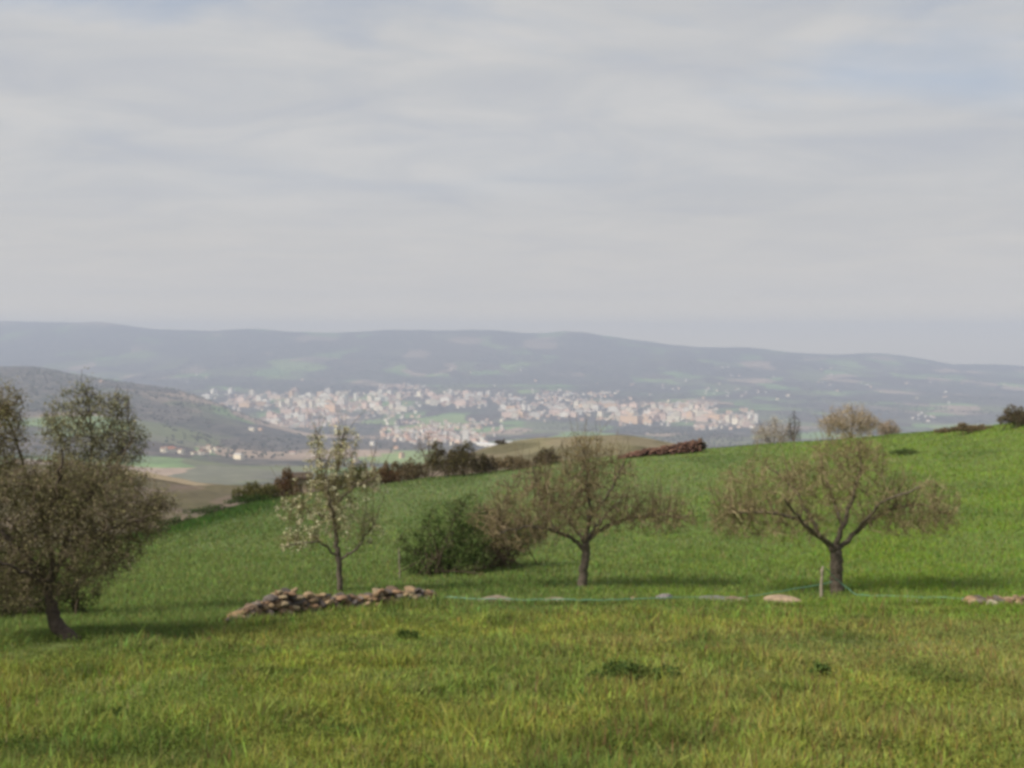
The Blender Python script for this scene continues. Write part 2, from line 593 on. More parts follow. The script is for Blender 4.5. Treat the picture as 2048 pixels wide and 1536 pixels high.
def blades(name, n, y0, y1, umax, wid, hfun, colf, lean=0.5):
    y = np.exp(rng.uniform(math.log(y0), math.log(y1), n))
    x = rng.uniform(-umax, umax, n) * (y + 1.0)
    h = hfun(x, y)
    keep = h > 0.01
    x, y, h = x[keep], y[keep], h[keep]; n = len(x)
    z = height(x, y) - 0.01
    a = rng.uniform(0, 2 * math.pi, n); b = rng.uniform(0, 2 * math.pi, n)
    ln = np.abs(rng.normal(0, lean, n)) * h
    w = wid(y) * rng.uniform(.6, 1.4, n)
    P = np.stack([x, y, z], -1)
    side = np.stack([np.cos(a), np.sin(a), 0 * a], -1) * (w / 2)[:, None]
    off = np.stack([np.cos(b) * ln, np.sin(b) * ln, 0 * b], -1)
    upv = np.stack([0 * h, 0 * h, h], -1)
    V = np.stack([P - side, P + side, P + upv * .55 + off * .35 + side * .75, P + upv * .55 + off * .35 - side * .75, P + upv + off], 1)
    i = np.arange(n)[:, None] * 5
    Fq = i + np.array([[0, 1, 2, 3]]); Ft = i + np.array([[3, 2, 4]])
    c = colf(x, y)
    c = 1.22 * c * rng.uniform(.85, 1.15, (n, 1)) * (.80 + .40 * fbm(x * 4.5, y * 2.2, 103, 2))[:, None] * (1 + .12 * rng.normal(size=(n, 3)))
    straw = rng.uniform(size=n) < .025
    c[straw] = np.array((0.27, 0.235, 0.11)) * rng.uniform(.7, 1.2, (straw.sum(), 1))
    if y0 < 8:          # dead flower stalks standing in the sward
        st = (rng.uniform(size=n) < .012 * (1 + 2 * (x > 0)))
        c[st] = np.array((0.17, 0.105, 0.055)) * rng.uniform(.7, 1.3, (st.sum(), 1))
        V[st, 4] += np.array([0, 0, 1.0]) * (h[st] * .5)[:, None]
    c = np.clip(c, .008, .6)
    return mk(name, V.reshape(-1, 3), [Fq, Ft], M_grass, col=np.repeat(c, 5, 0))


def herbs(n, y0, y1, umax):
    y = np.exp(rng.uniform(math.log(y0), math.log(y1), n)); x = rng.uniform(-umax, umax, n) * (y + 1)
    keep = (y < lip_depth(x, y) + .8) & (fbm(x * 1.1 + 5, y * 1.1, 151, 3) > .42)
    x, y = x[keep], y[keep]
    P = np.stack([x, y, height(x, y) + rng.uniform(.02, .12, len(x))], -1)
    v, f, c = leaf_quads(P, .028, ((1, 1, 1),))
    return v, f, np.repeat(sward_col(x, y), 4, 0) * c * (.95, 1.0, 1.0)


WALL_U = (float(ray(470, 1220)[0]), float(ray(872, 1220)[0]))


def h_near(x, y):
    cl = fbm(x * .8, y * .8, 91, 3)
    h = .032 + .10 * sstep(.35, .72, cl) * fbm(x * 3, y * 3, 93, 2) * 1.6 + .05 * rng.uniform(size=len(x))
    tall = rng.uniform(size=len(x)) < .03
    h = np.where(tall, h * 1.7, h)
    bare = fbm(x * .7 + 30, y * .7, 95, 3)
    keep = rng.uniform(size=len(x)) < (1.0 - .55 * sstep(.55, .7, bare))
    q = (x / y - WALL_U[0]) / (WALL_U[1] - WALL_U[0])
    dw = 15.6 + 3.8 * np.clip(q, 0, 1) - y
    h = np.where((q > -.03) & (q < 1.05) & (dw > .1) & (dw < .9), h + .20 * fbm(x * 1.5, y * 1.5, 161, 2), h)
    # trampled short round the foot of the leaning trunk
    fx = float(ray(150, 1298)[0]) * 13.2
    h = h * (1 - .75 * np.exp(-(((x - fx) / .5) ** 2 + ((y - 12.7) / .7) ** 2)))
    return np.where(keep & (y < lip_depth(x, y) + 1.5), h, 0)


def h_field(x, y):
    h = .07 + .08 * fbm(x * .5, y * .5, 97, 3) + .03 * rng.uniform(size=len(x))
    cd = crest_depth(x, y); u = x / y
    h = h + .16 * sstep(.80, .90, y / cd) * (1 - sstep(-.27, -.16, u))
    return np.where((y > lip_depth(x, y) + .3) & (y < cd * 1.15), h, 0)


# ------------------------------------------------------------------ trees and shrubs


def tubes(P, Rr, sides):
    P = np.asarray(P, float); Rr = np.asarray(Rr, float)
    n, k, _ = P.shape
    T = np.gradient(P, axis=1)
    T /= np.linalg.norm(T, axis=2, keepdims=True) + 1e-9
    mt = T.mean(1)
    ref = np.where((np.abs(mt[:, 2]) < .8)[:, None], [[0, 0, 1.0]], [[1.0, 0.2, 0]])[:, None, :]
    A = np.cross(T, np.broadcast_to(ref, T.shape)); A /= np.linalg.norm(A, axis=2, keepdims=True) + 1e-9
    B = np.cross(T, A)
    ang = np.arange(sides) * 2 * math.pi / sides
    ring = P[:, :, None] + Rr[:, :, None, None] * (np.cos(ang)[None, None, :, None] * A[:, :, None] + np.sin(ang)[None, None, :, None] * B[:, :, None])
    base = (np.arange(n) * k * sides)[:, None, None] + (np.arange(k - 1) * sides)[None, :, None]
    s = np.arange(sides)[None, None, :]; s2 = (s + 1) % sides
    Fc = np.stack([base + s, base + s2, base + sides + s2, base + sides + s], -1).reshape(-1, 4)
    return ring.reshape(-1, 3), Fc


def resample(P, n):
    P = np.asarray(P, float)
    Q = np.vstack([2 * P[0] - P[1], P, 2 * P[-1] - P[-2]])
    out_ = []
    seg = len(P) - 1
    for q in np.linspace(0, seg - 1e-6, n):
        i = int(q); f = q - i
        p0, p1, p2, p3 = Q[i], Q[i + 1], Q[i + 2], Q[i + 3]
        out_.append(.5 * ((2 * p1) + (-p0 + p2) * f + (2 * p0 - 5 * p1 + 4 * p2 - p3) * f * f + (-p0 + 3 * p1 - 3 * p2 + p3) * f ** 3))
    return np.array(out_)


class Skeleton:
    def __init__(s):
        s.n, s.d, s.r = [], [], []

    def add(s, P, r):
        T = np.gradient(P, axis=-2)
        T = T / (np.linalg.norm(T, axis=-1, keepdims=True) + 1e-9)
        s.n.append(P.reshape(-1, 3)); s.d.append(T.reshape(-1, 3)); s.r.append(np.asarray(r).ravel())

    def all(s):
        return np.concatenate(s.n), np.concatenate(s.d), np.concatenate(s.r)

    def grow(s, targets, k, r0, r1, follow=.45, lift=.0, jit=.05, skip_r=None):
        n, d, r = s.all()
        if skip_r is not None:
            ok = r < skip_r
            n, d, r = n[ok], d[ok], r[ok]
        idx = np.empty(len(targets), int)
        for a in range(0, len(targets), 400):
            dd = ((targets[a:a + 400, None] - n[None]) ** 2).sum(-1)
            idx[a:a + 400] = dd.argmin(1)
        st = n[idx]; L = np.linalg.norm(targets - st, axis=1, keepdims=True)
        ctrl = st + d[idx] * L * follow + np.array([0, 0, 1.0]) * L * lift
        q = np.linspace(0, 1, k)[None, :, None]
        P = (1 - q) ** 2 * st[:, None] + 2 * q * (1 - q) * ctrl[:, None] + q * q * targets[:, None]
        wig = rng.normal(size=P.shape) * (L * jit)[:, None]
        wig[:, 0] = 0
        P = P + wig
        rs = np.minimum(r[idx] * .75, r0)[:, None]
        rr = rs * (1 - q[:, :, 0]) + r1 * q[:, :, 0]
        s.add(P[:, 1:], rr[:, 1:])
        return P, rr


def ell_targets(ells, n, D, mpp, scale=1.0, yfac=.8, shell=.0):
    """random points in a union of ellipsoids given in photo pixels around depth D (metres)"""
    wts = np.array([e[2] * e[3] * (e[4] if len(e) > 4 else 1) for e in ells], float); wts /= wts.sum()
    ch = rng.choice(len(ells), n, p=wts)
    v = rng.normal(size=(n, 3)); v /= np.linalg.norm(v, axis=1, keepdims=True)
    rad = rng.uniform(shell, 1, n) ** (1 / 2.6) * scale
    v = v * rad[:, None]
    e = np.array([(a[0], a[1], a[2], a[3]) for a in ells], float)[ch]
    c = W(e[:, 0], e[:, 1], D)
    return c + v * np.stack([e[:, 2] * mpp, np.minimum(e[:, 2], 160) * mpp * yfac, e[:, 3] * mpp], -1)


def leaf_quads(P, size, cols, flat=0.0):
    n = len(P)
    a = rng.normal(size=(n, 3)); a /= np.linalg.norm(a, axis=1, keepdims=True)
    b = np.cross(a, rng.normal(size=(n, 3))); b /= np.linalg.norm(b, axis=1, keepdims=True)
    s = (size * rng.uniform(.6, 1.4, n))[:, None]
    V = np.stack([P - a * s * .5, P + b * s * .28, P + a * s * .5, P - b * s * .28], 1)
    F_ = np.arange(n * 4).reshape(n, 4)
    ch = rng.integers(0, len(cols), n)
    c = np.asarray(cols, float)[ch] * rng.uniform(.7, 1.3, (n, 1))
    return V.reshape(-1, 3), F_, np.repeat(np.clip(c, .005, .8), 4, 0)


def on_branches(P, n, lo=.3):
    """random points along the branch polylines P (m,k,3), mostly outward of lo"""
    m_, k, _ = P.shape
    i = rng.integers(0, m_, n); q = rng.uniform(lo, 1, n) * (k - 1)
    j = np.minimum(q.astype(int), k - 2); f = (q - j)[:, None]
    return P[i, j] * (1 - f) + P[i, j + 1] * f


g = blades('meadow_grass', 330000, 4.6, 22, 0.62, lambda y: .0065 + .0010 * y, h_near, lambda x, y: sward_col(x, y))
hv, hf, hc = herbs(130000, 4.6, 21, .62)
kind(mk('ground_herbs', hv, hf, M_grass, col=hc), 'stuff', 'small herb leaves growing among the foreground grass', 'herbs')
kind(g, 'stuff', 'rough yellowish green grass with dry stems in the foreground above the stone wall', 'grass')
g = blades('field_grass', 330000, 13, 92, 0.66, lambda y: .006 + .0008 * y, h_field, lambda x, y: sward_col(x, y))
kind(g, 'stuff', 'even fresh green grass of the sloping field beyond the stone wall', 'grass')


def tree(name, label, cat, D, trunk, limbs, crown, levels, leaves=None, petals=None, bark=M_bark, twig_cols=((.10, .082, .06),),
         group=None, base_py=None, shoots=0, shoot_len=(.35, .9)):
    mpp = D / F_PX
    base = trunk[0]
    pts = np.array([W(q[0], q[1], D + (q[3] if len(q) > 3 else 0)) for q in trunk])
    g_ = gz(pts[0][0], pts[0][1])
    root = empty(name, (pts[0][0], pts[0][1], g_), label, cat, group)
    pts[0][2] = g_ - .12
    sk = Skeleton()
    VV, FF, off = [], [], 0
    kt = 22
    P = resample(pts, kt)
    r = np.interp(np.linspace(0, 1, kt), np.linspace(0, 1, len(trunk)), [q[2] for q in trunk]) * mpp
    r *= .78 * (1 + .04 * rng.normal(size=kt))
    r[0] *= 1.3; r[1] *= 1.2; r[2] *= 1.08
    P[2:-1, 0] += rng.normal(size=kt - 3) * .012; P[2:-1, 1] += rng.normal(size=kt - 3) * .012
    v, f = tubes(P[None], r[None], 10); VV.append(v); FF.append(f + off); off += len(v)
    sk.add(P[-5:], np.minimum(r[-5:], .06))
    for lb in limbs:
        lp = np.array([W(q[0], q[1], D + (q[3] if len(q) > 3 else 0)) for q in lb])
        k = 16
        Q = resample(lp, k)
        Q[2:] += rng.normal(size=(k - 2, 3)) * .018
        rr = np.interp(np.linspace(0, 1, k), np.linspace(0, 1, len(lb)), [q[2] for q in lb]) * mpp * .6
        v, f = tubes(Q[None], rr[None], 7); VV.append(v); FF.append(f + off); off += len(v)
        sk.add(Q[3:], rr[3:])
    mk('trunk', np.concatenate(VV), np.concatenate(FF), bark, root, smooth_=True)
    VV, FF, CC, off = [], [], [], 0
    last = []
    for (n, k, r0, r1, scale, follow, lift, sides) in levels:
        tg = ell_targets(crown, n, D, mpp, scale)
        P, rr = sk.grow(tg, k, r0, r1, follow, lift)
        v, f = tubes(P, rr, sides); VV.append(v); FF.append(f + off); off += len(v)
        c = np.asarray(twig_cols)[rng.integers(0, len(twig_cols), n)] * rng.uniform(.7, 1.35, (n, 1))
        CC.append(np.repeat(c, k * sides, 0))
        last.append(P)
    if shoots:          # upright water shoots
        nn, dd_, r0_ = sk.all()
        ok = np.where(r0_ > .0055)[0]
        st = nn[rng.choice(ok, shoots)]
        L = rng.uniform(*shoot_len, shoots)[:, None]
        dv = np.stack([rng.normal(0, .28, shoots), rng.normal(0, .28, shoots), np.ones(shoots)], -1)
        tipp = st + dv * L
        q = np.linspace(0, 1, 5)[None, :, None]
        P = st[:, None] * (1 - q) + tipp[:, None] * q + rng.normal(size=(shoots, 5, 3)) * .012
        rr = np.broadcast_to(np.linspace(.007, .0035, 5), (shoots, 5))
        v, f = tubes(P, rr, 3); VV.append(v); FF.append(f + off); off += len(v)
        c = np.asarray(twig_cols)[rng.integers(0, len(twig_cols), shoots)] * rng.uniform(.7, 1.35, (shoots, 1))
        CC.append(np.repeat(c, 15, 0))
        last[-1] = np.concatenate([last[-1][:, :5], P]) if last[-1].shape[1] == 5 else last[-1]
    mk('branches', np.concatenate(VV), np.concatenate(FF), M_twig, root, col=np.concatenate(CC))
    Pl = last[-1]
    for spec, nm, mat in ((leaves, 'leaves', M_leaf), (petals, 'blossoms', M_petal)):
        if not spec:
            continue
        n, size, cols, lo, spread = spec
        if nm == 'blossoms':          # flowers sit in clusters
            nc = max(n // 9, 1)
            cc = on_branches(Pl, nc, lo)
            q = cc[rng.integers(0, nc, n)] + rng.normal(size=(n, 3)) * spread
        else:
            q = on_branches(Pl, n, lo) + rng.normal(size=(n, 3)) * spread
        v, f, c = leaf_quads(q, size, cols)
        mk(nm, v, f, mat, root, col=c)
    return root


def shrub(name, label, px, D, w, h, cols, n=2500, leaf=.05, stems=26, group=None, twig=(.07, .055, .04), ells=None, cat='shrub', twigs=500, base_py=None):
    """bush of many stems; w, h in photo pixels at depth D"""
    mpp = D / F_PX
    o = ground_px(px, D, base_py or 950)
    root = empty(name, o, label, cat, group)
    # photo row of its foot
    t_ = (EYE - o.z) / D
    py0 = 768 + F_PX * math.tan(math.atan(t_) - PITCH)
    if ells is None:
        ells = [(px, py0 - h * .32, w * .36, h * .32)]
        for a in np.linspace(-.40, .40, 6) + rng.normal(0, .03, 6):
            tp = (1 - 1.6 * a * a) * rng.uniform(.62, 1.08)
            ells.append((px + w * a, py0 - h * tp * .55, w * rng.uniform(.09, .17), h * tp * .42))
    sk = Skeleton()
    tg = ell_targets(ells, stems, D, mpp, .8, .8)
    st = np.array(o)[None] + rng.normal(size=(stems, 3)) * np.array([w * mpp * .22, w * mpp * .15, 0]) * (1, 1, 0)
    st[:, 2] = height(st[:, 0], st[:, 1]) - .05
    q = np.linspace(0, 1, 7)[None, :, None]
    mid = (st + tg) / 2 + np.array([0, 0, .15 * h * mpp]) + rng.normal(size=st.shape) * .05 * w * mpp
    P = (1 - q) ** 2 * st[:, None] + 2 * q * (1 - q) * mid[:, None] + q * q * tg[:, None]
    rr = np.broadcast_to(np.linspace(.011, .004, 7) * max(h * mpp, .5), (stems, 7))
    sk.add(P[:, 2:], rr[:, 2:])
    v1, f1 = tubes(P, rr, 5)
    tg2 = ell_targets(ells, twigs, D, mpp, 1.05, .8)
    P2, r2 = sk.grow(tg2, 4, .008 * max(h * mpp, .5), .0025, .4, .1)
    v2, f2 = tubes(P2, r2, 3)
    cc = np.concatenate([np.broadcast_to(twig, (len(v1), 3)), np.repeat(np.asarray(twig)[None] * rng.uniform(.6, 1.5, (twigs, 1)), 12, 0)])
    mk('stems', np.concatenate([v1, v2]), np.concatenate([f1, f2 + len(v1)]), M_twig, root, col=cc)
    k = int(n * .6)
    q = np.concatenate([on_branches(P2, n - k, .2) + rng.normal(size=(n - k, 3)) * leaf * .8, ell_targets(ells, k, D, mpp, .98, .8, .2)])
    # keep the leaves off the ground
    keep = q[:, 2] > height(q[:, 0], q[:, 1]) + .02
    v, f, c = leaf_quads(q[keep], leaf, cols)
    mk('leaves', v, f, M_leaf, root, col=c)
    return root


# levels: (count, points, r start, r end, reach, follow, lift, sides)
ORCH = [(90, 9, .022, .009, .74, .5, .18, 5), (700, 7, .012, .006, .94, .45, .25, 4), (5000, 5, .0075, .004, 1.04, .35, .35, 3)]
BUDS = ((.27, .26, .085), (.30, .27, .10), (.22, .23, .065), (.26, .21, .10))
TW = ((.21, .175, .10), (.25, .21, .125), (.17, .14, .085))

OG = 'bare orchard trees standing along the stone line'
tree('orchard_tree', 'wide bare fruit tree forking low beside the pale stake, right of the field', 'tree', 22.5,
     [(1676, 1196, 18), (1672, 1150, 16), (1673, 1112, 16), (1668, 1092, 15)],
     [[(1668, 1097, 11), (1636, 1072, 9), (1600, 1042, 7, -.3), (1545, 1024, 5, -.5), (1478, 1026, 3, -.4)],
      [(1640, 1074, 8), (1612, 1020, 6, .3), (1580, 970, 4, .5), (1535, 930, 2.5, .6)],
      [(1671, 1095, 11), (1684, 1050, 8, -.2), (1706, 990, 6, -.2), (1722, 930, 4, -.1), (1715, 885, 2.5)],
      [(1676, 1098, 9), (1712, 1064, 8, .2), (1762, 1030, 6, .4), (1830, 1008, 4, .5), (1895, 1030, 2.5, .3)],
      [(1684, 1050, 6), (1660, 980, 4, .5), (1640, 910, 2.5, .7)],
      [(1712, 1064, 6), (1760, 1010, 4, -.7), (1840, 975, 2.5, -1.0)],
      [(1668, 1092, 6), (1620, 1060, 5, -.8), (1570, 1000, 3, -1.4)]],
     [(1560, 985, 150, 72), (1690, 965, 120, 92), (1825, 1008, 100, 55), (1495, 1022, 85, 42), (1700, 905, 75, 42), (1880, 1035, 45, 40), (1550, 1055, 130, 32, 1.3), (1800, 1045, 105, 32, 1.3), (1452, 1045, 48, 38)],
     ORCH, leaves=(19000, .026, BUDS, .1, .035), twig_cols=TW, group=OG, shoots=520)

tree('orchard_tree', 'bare fruit tree with a left-arching limb, between the dark green bush and the stake', 'tree', 23.3,
     [(1163, 1178, 13), (1168, 1135, 11), (1173, 1098, 10), (1168, 1078, 9)],
     [[(1170, 1104, 8), (1150, 1080, 7), (1112, 1064, 6, -.2), (1062, 1055, 4.5, -.4), (1000, 1066, 3, -.5)],
      [(1170, 1082, 8), (1179, 1020, 6), (1174, 960, 4), (1166, 895, 2)],
      [(1172, 1084, 7), (1215, 1052, 6, .2), (1285, 1034, 4, .4), (1372, 1034, 2.5, .5)],
      [(1112, 1064, 5), (1082, 1000, 4, .3), (1064, 925, 2, .5)],
      [(1179, 1040, 5), (1222, 980, 3.5, -.5), (1250, 920, 2, -.8)],
      [(1168, 1080, 6), (1130, 1030, 4, .9), (1090, 980, 2.5, 1.4)],
      [(1172, 1080, 6), (1210, 1030, 4, 1.0), (1250, 990, 2.5, 1.5)]],
     [(1090, 1000, 115, 70), (1185, 968, 105, 88), (1300, 1022, 95, 38), (1005, 1035, 75, 42), (1170, 900, 55, 40), (1150, 1040, 120, 38, 1.4), (1045, 1072, 85, 30, 1.3), (1310, 1040, 90, 30, 1.5)],
     ORCH,
     shoots=480, leaves=(15000, .026, BUDS, .1, .035), twig_cols=((.18, .145, .092), (.22, .175, .11), (.145, .115, .08)), group=OG)

tree('blossom_tree', 'slender young tree with scattered white blossom, behind the broken stone wall', 'tree', 22.5,
     [(681, 1194, 8), (679, 1150, 7.5), (676, 1110, 7), (672, 1070, 6)],
     [[(672, 1075, 6), (667, 1000, 5), (676, 930, 3.5), (690, 862, 1.5)],
      [(672, 1062, 5), (648, 965, 3.5, .2), (631, 868, 1.5, .2)],
      [(677, 1122, 5), (715, 1096, 4), (748, 1048, 2)],
      [(675, 1112, 4.5), (635, 1084, 3.5, -.2), (572, 1092, 2, -.3)],
      [(670, 1040, 4), (615, 1020, 3, .2), (570, 1000, 1.5, .3)],
      [(668, 1010, 4), (715, 970, 3, -.2), (752, 955, 1.5, -.3)],
      [(670, 1050, 4), (660, 1000, 3, -.6), (650, 940, 1.5, -.8)]],
     [(670, 955, 72, 72), (662, 1035, 82, 58), (692, 885, 30, 35), (632, 890, 20, 36), (598, 1082, 48, 28), (738, 1060, 30, 36),
      (580, 1020, 34, 34), (738, 968, 34, 28)],
     [(60, 8, .016, .006, .75, .5, .2, 5), (300, 7, .009, .005, .92, .4, .3, 4), (1300, 5, .006, .004, 1.02, .35, .3, 3)],
     leaves=(5000, .040, ((.24, .25, .09), (.20, .215, .075), (.27, .25, .11)), .1, .05),
     petals=(3600, .05, ((.72, .70, .50), (.66, .65, .42), (.64, .56, .40)), .35, .035),
     twig_cols=((.15, .125, .08), (.18, .15, .095)), bark=M_bark, shoots=160)

tree('leaning_tree', 'large dense brownish tree with a crooked leaning trunk at the left edge', 'tree', 13.2,
     [(160, 1298, 19), (140, 1276, 19), (114, 1250, 18), (103, 1215, 15), (99, 1178, 12), (109, 1140, 11)],
     [[(102, 1192, 11), (62, 1122, 9, -.2), (0, 1060, 7, -.3), (-70, 990, 4, -.3)],
      [(109, 1150, 11), (132, 1080, 9), (172, 1000, 6), (225, 945, 3)],
      [(110, 1148, 11), (90, 1050, 8, .3), (55, 950, 6, .4), (15, 840, 3, .4)],
      [(132, 1085, 8), (215, 1062, 6, -.2), (305, 1028, 3, -.3)],
      [(110, 1140, 9), (150, 1090, 7, .6), (200, 1050, 5, 1.0), (260, 1000, 3, 1.2)],
      [(104, 1180, 8), (40, 1140, 6, -.6), (-40, 1110, 4, -.9)],
      [(90, 1050, 7), (120, 960, 5, -.4), (130, 900, 3, -.5)]],
     [(45, 1000, 110, 95), (120, 985, 85, 80), (215, 1000, 100, 85), (8, 850, 48, 85), (-90, 950, 120, 190), (130, 1085, 120, 60), (275, 1045, 72, 55), (10, 1130, 110, 80), (215, 1105, 75, 42), (320, 1010, 30, 35), (50, 1175, 110, 48, .7), (175, 1150, 80, 36, .5)],
     [(110, 9, .020, .008, .74, .5, .1, 5), (800, 7, .009, .005, .92, .45, .12, 4), (9000, 5, .005, .003, 1.02, .35, .15, 3)],
     shoots=160, shoot_len=(.12, .35), leaves=(66000, .027, ((.21, .20, .10), (.24, .215, .115), (.18, .185, .08), (.25, .22, .13), (.155, .145, .085)), .0, .07),
     bark=M_bark_dark, twig_cols=((.15, .12, .085), (.18, .145, .105), (.12, .10, .075)))

tree('olive_tree', 'taller grey-green tree with an airy crown just behind the leaning trunk', 'tree', 17.5,
     [(152, 1230, 9), (150, 1195, 8), (155, 1168, 8)],
     [[(154, 1175, 7), (172, 1152, 6), (208, 1130, 5), (250, 1116, 3)],
      [(155, 1170, 8), (150, 1090, 7), (170, 990, 5.5), (182, 880, 4), (172, 785, 2)],
      [(168, 1000, 5), (215, 930, 4, -.2), (268, 880, 2, -.3)],
      [(172, 960, 5), (130, 890, 3.5, .3), (105, 850, 2, .4)],
      [(180, 900, 4), (225, 850, 3, .3), (250, 810, 2, .4)]],
     [(190, 875, 100, 78), (158, 800, 46, 38), (245, 885, 58, 55), (180, 965, 120, 75), (225, 810, 45, 30), (120, 850, 45, 50), (215, 1125, 60, 30, .5)],
     [(80, 8, .016, .006, .75, .45, .15, 5), (420, 6, .008, .003, .92, .4, .2, 4), (1900, 5, .005, .003, 1.03, .35, .2, 3)],
     shoots=120, shoot_len=(.12, .4), leaves=(12000, .042, ((.26, .265, .165), (.22, .235, .145), (.28, .26, .165), (.20, .20, .12)), .1, .06),
     bark=M_bark_dark, twig_cols=((.11, .095, .075), (.09, .075, .06)))

G_DARK = ((.065, .10, .03), (.085, .125, .038), (.05, .08, .027), (.10, .135, .045))
G_BROWN = ((.14, .105, .062), (.17, .13, .08), (.11, .095, .045), (.10, .078, .048))
G_RUST = ((.15, .08, .042), (.12, .068, .038), (.09, .062, .036), (.13, .10, .05))
G_OLIVE = ((.085, .085, .03), (.11, .10, .04), (.07, .075, .025))
G_DKBR = ((.10, .076, .052), (.12, .094, .058), (.095, .092, .043), (.08, .06, .046))

BG = 'bushes standing in the green field'
shrub('green_bush', 'ragged dark green bush with the thin pale stake at its left', 868, 27.0, 190, 150, tuple(tuple(q * 1.55 for q in c_) for c_ in G_DARK), n=17000, leaf=.05, twigs=1800,
      stems=60, group=BG, ells=[(822, 1098, 36, 46), (858, 1066, 32, 54), (898, 1054, 36, 60), (938, 1030, 36, 50), (905, 1092, 62, 40), (945, 1078, 40, 50), (850, 1126, 58, 26, 1.6), (935, 1112, 60, 28, 1.6)])
shrub('brown_bush', 'half-bare brown and green bush between the dark green bush and the arching tree', 985, 28.5, 170, 120,
      ((.07, .08, .03), (.10, .085, .05), (.12, .09, .055), (.06, .07, .028)), n=12000, leaf=.042, twigs=3200, stems=50, group=BG, twig=(.085, .065, .048),
      ells=[(965, 1060, 55, 55), (1015, 1062, 60, 48), (1055, 1068, 45, 34), (985, 1105, 75, 26, 1.6)])
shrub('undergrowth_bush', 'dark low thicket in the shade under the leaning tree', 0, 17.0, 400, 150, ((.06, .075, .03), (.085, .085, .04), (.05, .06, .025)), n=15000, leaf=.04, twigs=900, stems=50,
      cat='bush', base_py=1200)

EG = 'shrubs along the far edge of the field'
edge = [
    ('olive brown shrub at the low left end of the field edge', 515, 62, 95, 38, G_OLIVE),
    ('rust-brown shrub right beside the small stone hut', 572, 63, 44, 52, G_RUST),
    ('low olive shrub seen through the blossom tree', 655, 66, 85, 34, G_OLIVE),
    ('dark olive shrub right behind the blossom tree crown', 712, 67, 62, 46, G_OLIVE),
    ('small rusty shrub between the blossom tree and the tan shrubs', 768, 68, 60, 42, G_RUST),
    ('tan shrub left of the grey leafless sapling', 818, 69, 78, 40, G_BROWN),
    ('largest dark brown-green shrub on the field edge', 908, 70, 130, 64, ((.085, .078, .034), (.11, .098, .04), (.07, .06, .036), (.09, .068, .044))),
    ('small blackish shrub tucked against the largest edge shrub', 968, 70.5, 56, 32, G_DKBR),
    ('long low tan shrub left of the dark rounded one', 1028, 72, 100, 24, G_BROWN),
    ('dark rounded shrub above the arching orchard tree', 1094, 73, 58, 30, G_DKBR),
    ('dark bush at the right end of the reddish wall', 1394, 76, 36, 26, G_DKBR),
    ('low brown shrub on the grassy brow at the right', 1945, 71, 84, 17, G_BROWN),
    ('tiny brown shrub on the brow, lowest of the three there', 1893, 75, 50, 9, G_BROWN),
    ('bristly dark brown shrub on top of the rise at the right edge', 2040, 66.5, 92, 38, G_DKBR),
]
for lb, px, D, w, h, cols in edge:
    h = h * 1.3
    cols = tuple(tuple(q * 1.35 for q in c_) for c_ in cols)
    D = D - 1.5
    shrub('edge_shrub', lb, px, D, w, h, cols, n=int(1600 + w * h * .8), leaf=.10, twigs=int(200 + w * 3), stems=24, group=EG)
shrub('field_shrub', 'lone dark green shrub low in the grass of the right-hand slope', 1808, 62, 62, 20, G_DARK, n=1300, leaf=.07, twigs=200, stems=20)
shrub('hill_shrub', 'small dark shrub on the dry knoll beside the white halls', 1002, 214, 24, 12, G_DKBR, n=900, leaf=.2, twigs=120, stems=14)
for lb, px, D, w, h in (('dark green bramble nearest the left trees', 352, 54.5, 110, 26), ('dark green bramble in the middle of the lower field edge', 432, 57, 120, 26),
                        ('dark green bramble next to the olive brown shrub', 505, 59.5, 110, 26)):
    shrub('bramble', lb, px, D, w, h, ((.04, .085, .02), (.055, .10, .025), (.035, .06, .018)), n=2400, leaf=.075, twigs=240, stems=24,
          group='brambles on the lower field edge')


def far_tree(name, label, px, top_py, w, D, cols, twig, petals, n, group=None):
    o = ground_px(px, D, 880)
    t_ = (EYE - o.z) / D
    py0 = 768 + F_PX * math.tan(math.atan(t_) - PITCH)
    h = py0 - top_py
    my = top_py + h * .36
    tree(name, label, 'tree', D,
         [(px, py0, 3.2), (px + 1, py0 - h * .2, 2.6), (px - 1, py0 - h * .35, 2.2)],
         [[(px - 1, py0 - h * .33, 2), (px - w * .2, py0 - h * .6, 1.3, .3), (px - w * .3, top_py + h * .15, .6, .4)],
          [(px - 1, py0 - h * .33, 2), (px + w * .22, py0 - h * .58, 1.3, -.3), (px + w * .33, top_py + h * .2, .6, -.4)],
          [(px - 1, py0 - h * .35, 2), (px + w * .03, py0 - h * .7, 1.3), (px, top_py + 3, .6)]],
         [(px, my, w * .36, h * .34), (px - w * .26, my + h * .08, w * .24, h * .24), (px + w * .28, my + h * .1, w * .24, h * .22)],
         [(40, 7, .02, .01, .75, .45, .2, 4), (220, 6, .011, .006, .95, .4, .25, 3), (700, 4, .008, .005, 1.03, .35, .25, 3)],
         leaves=(n, .06, cols, .1, .06), petals=petals, twig_cols=twig, group=group)


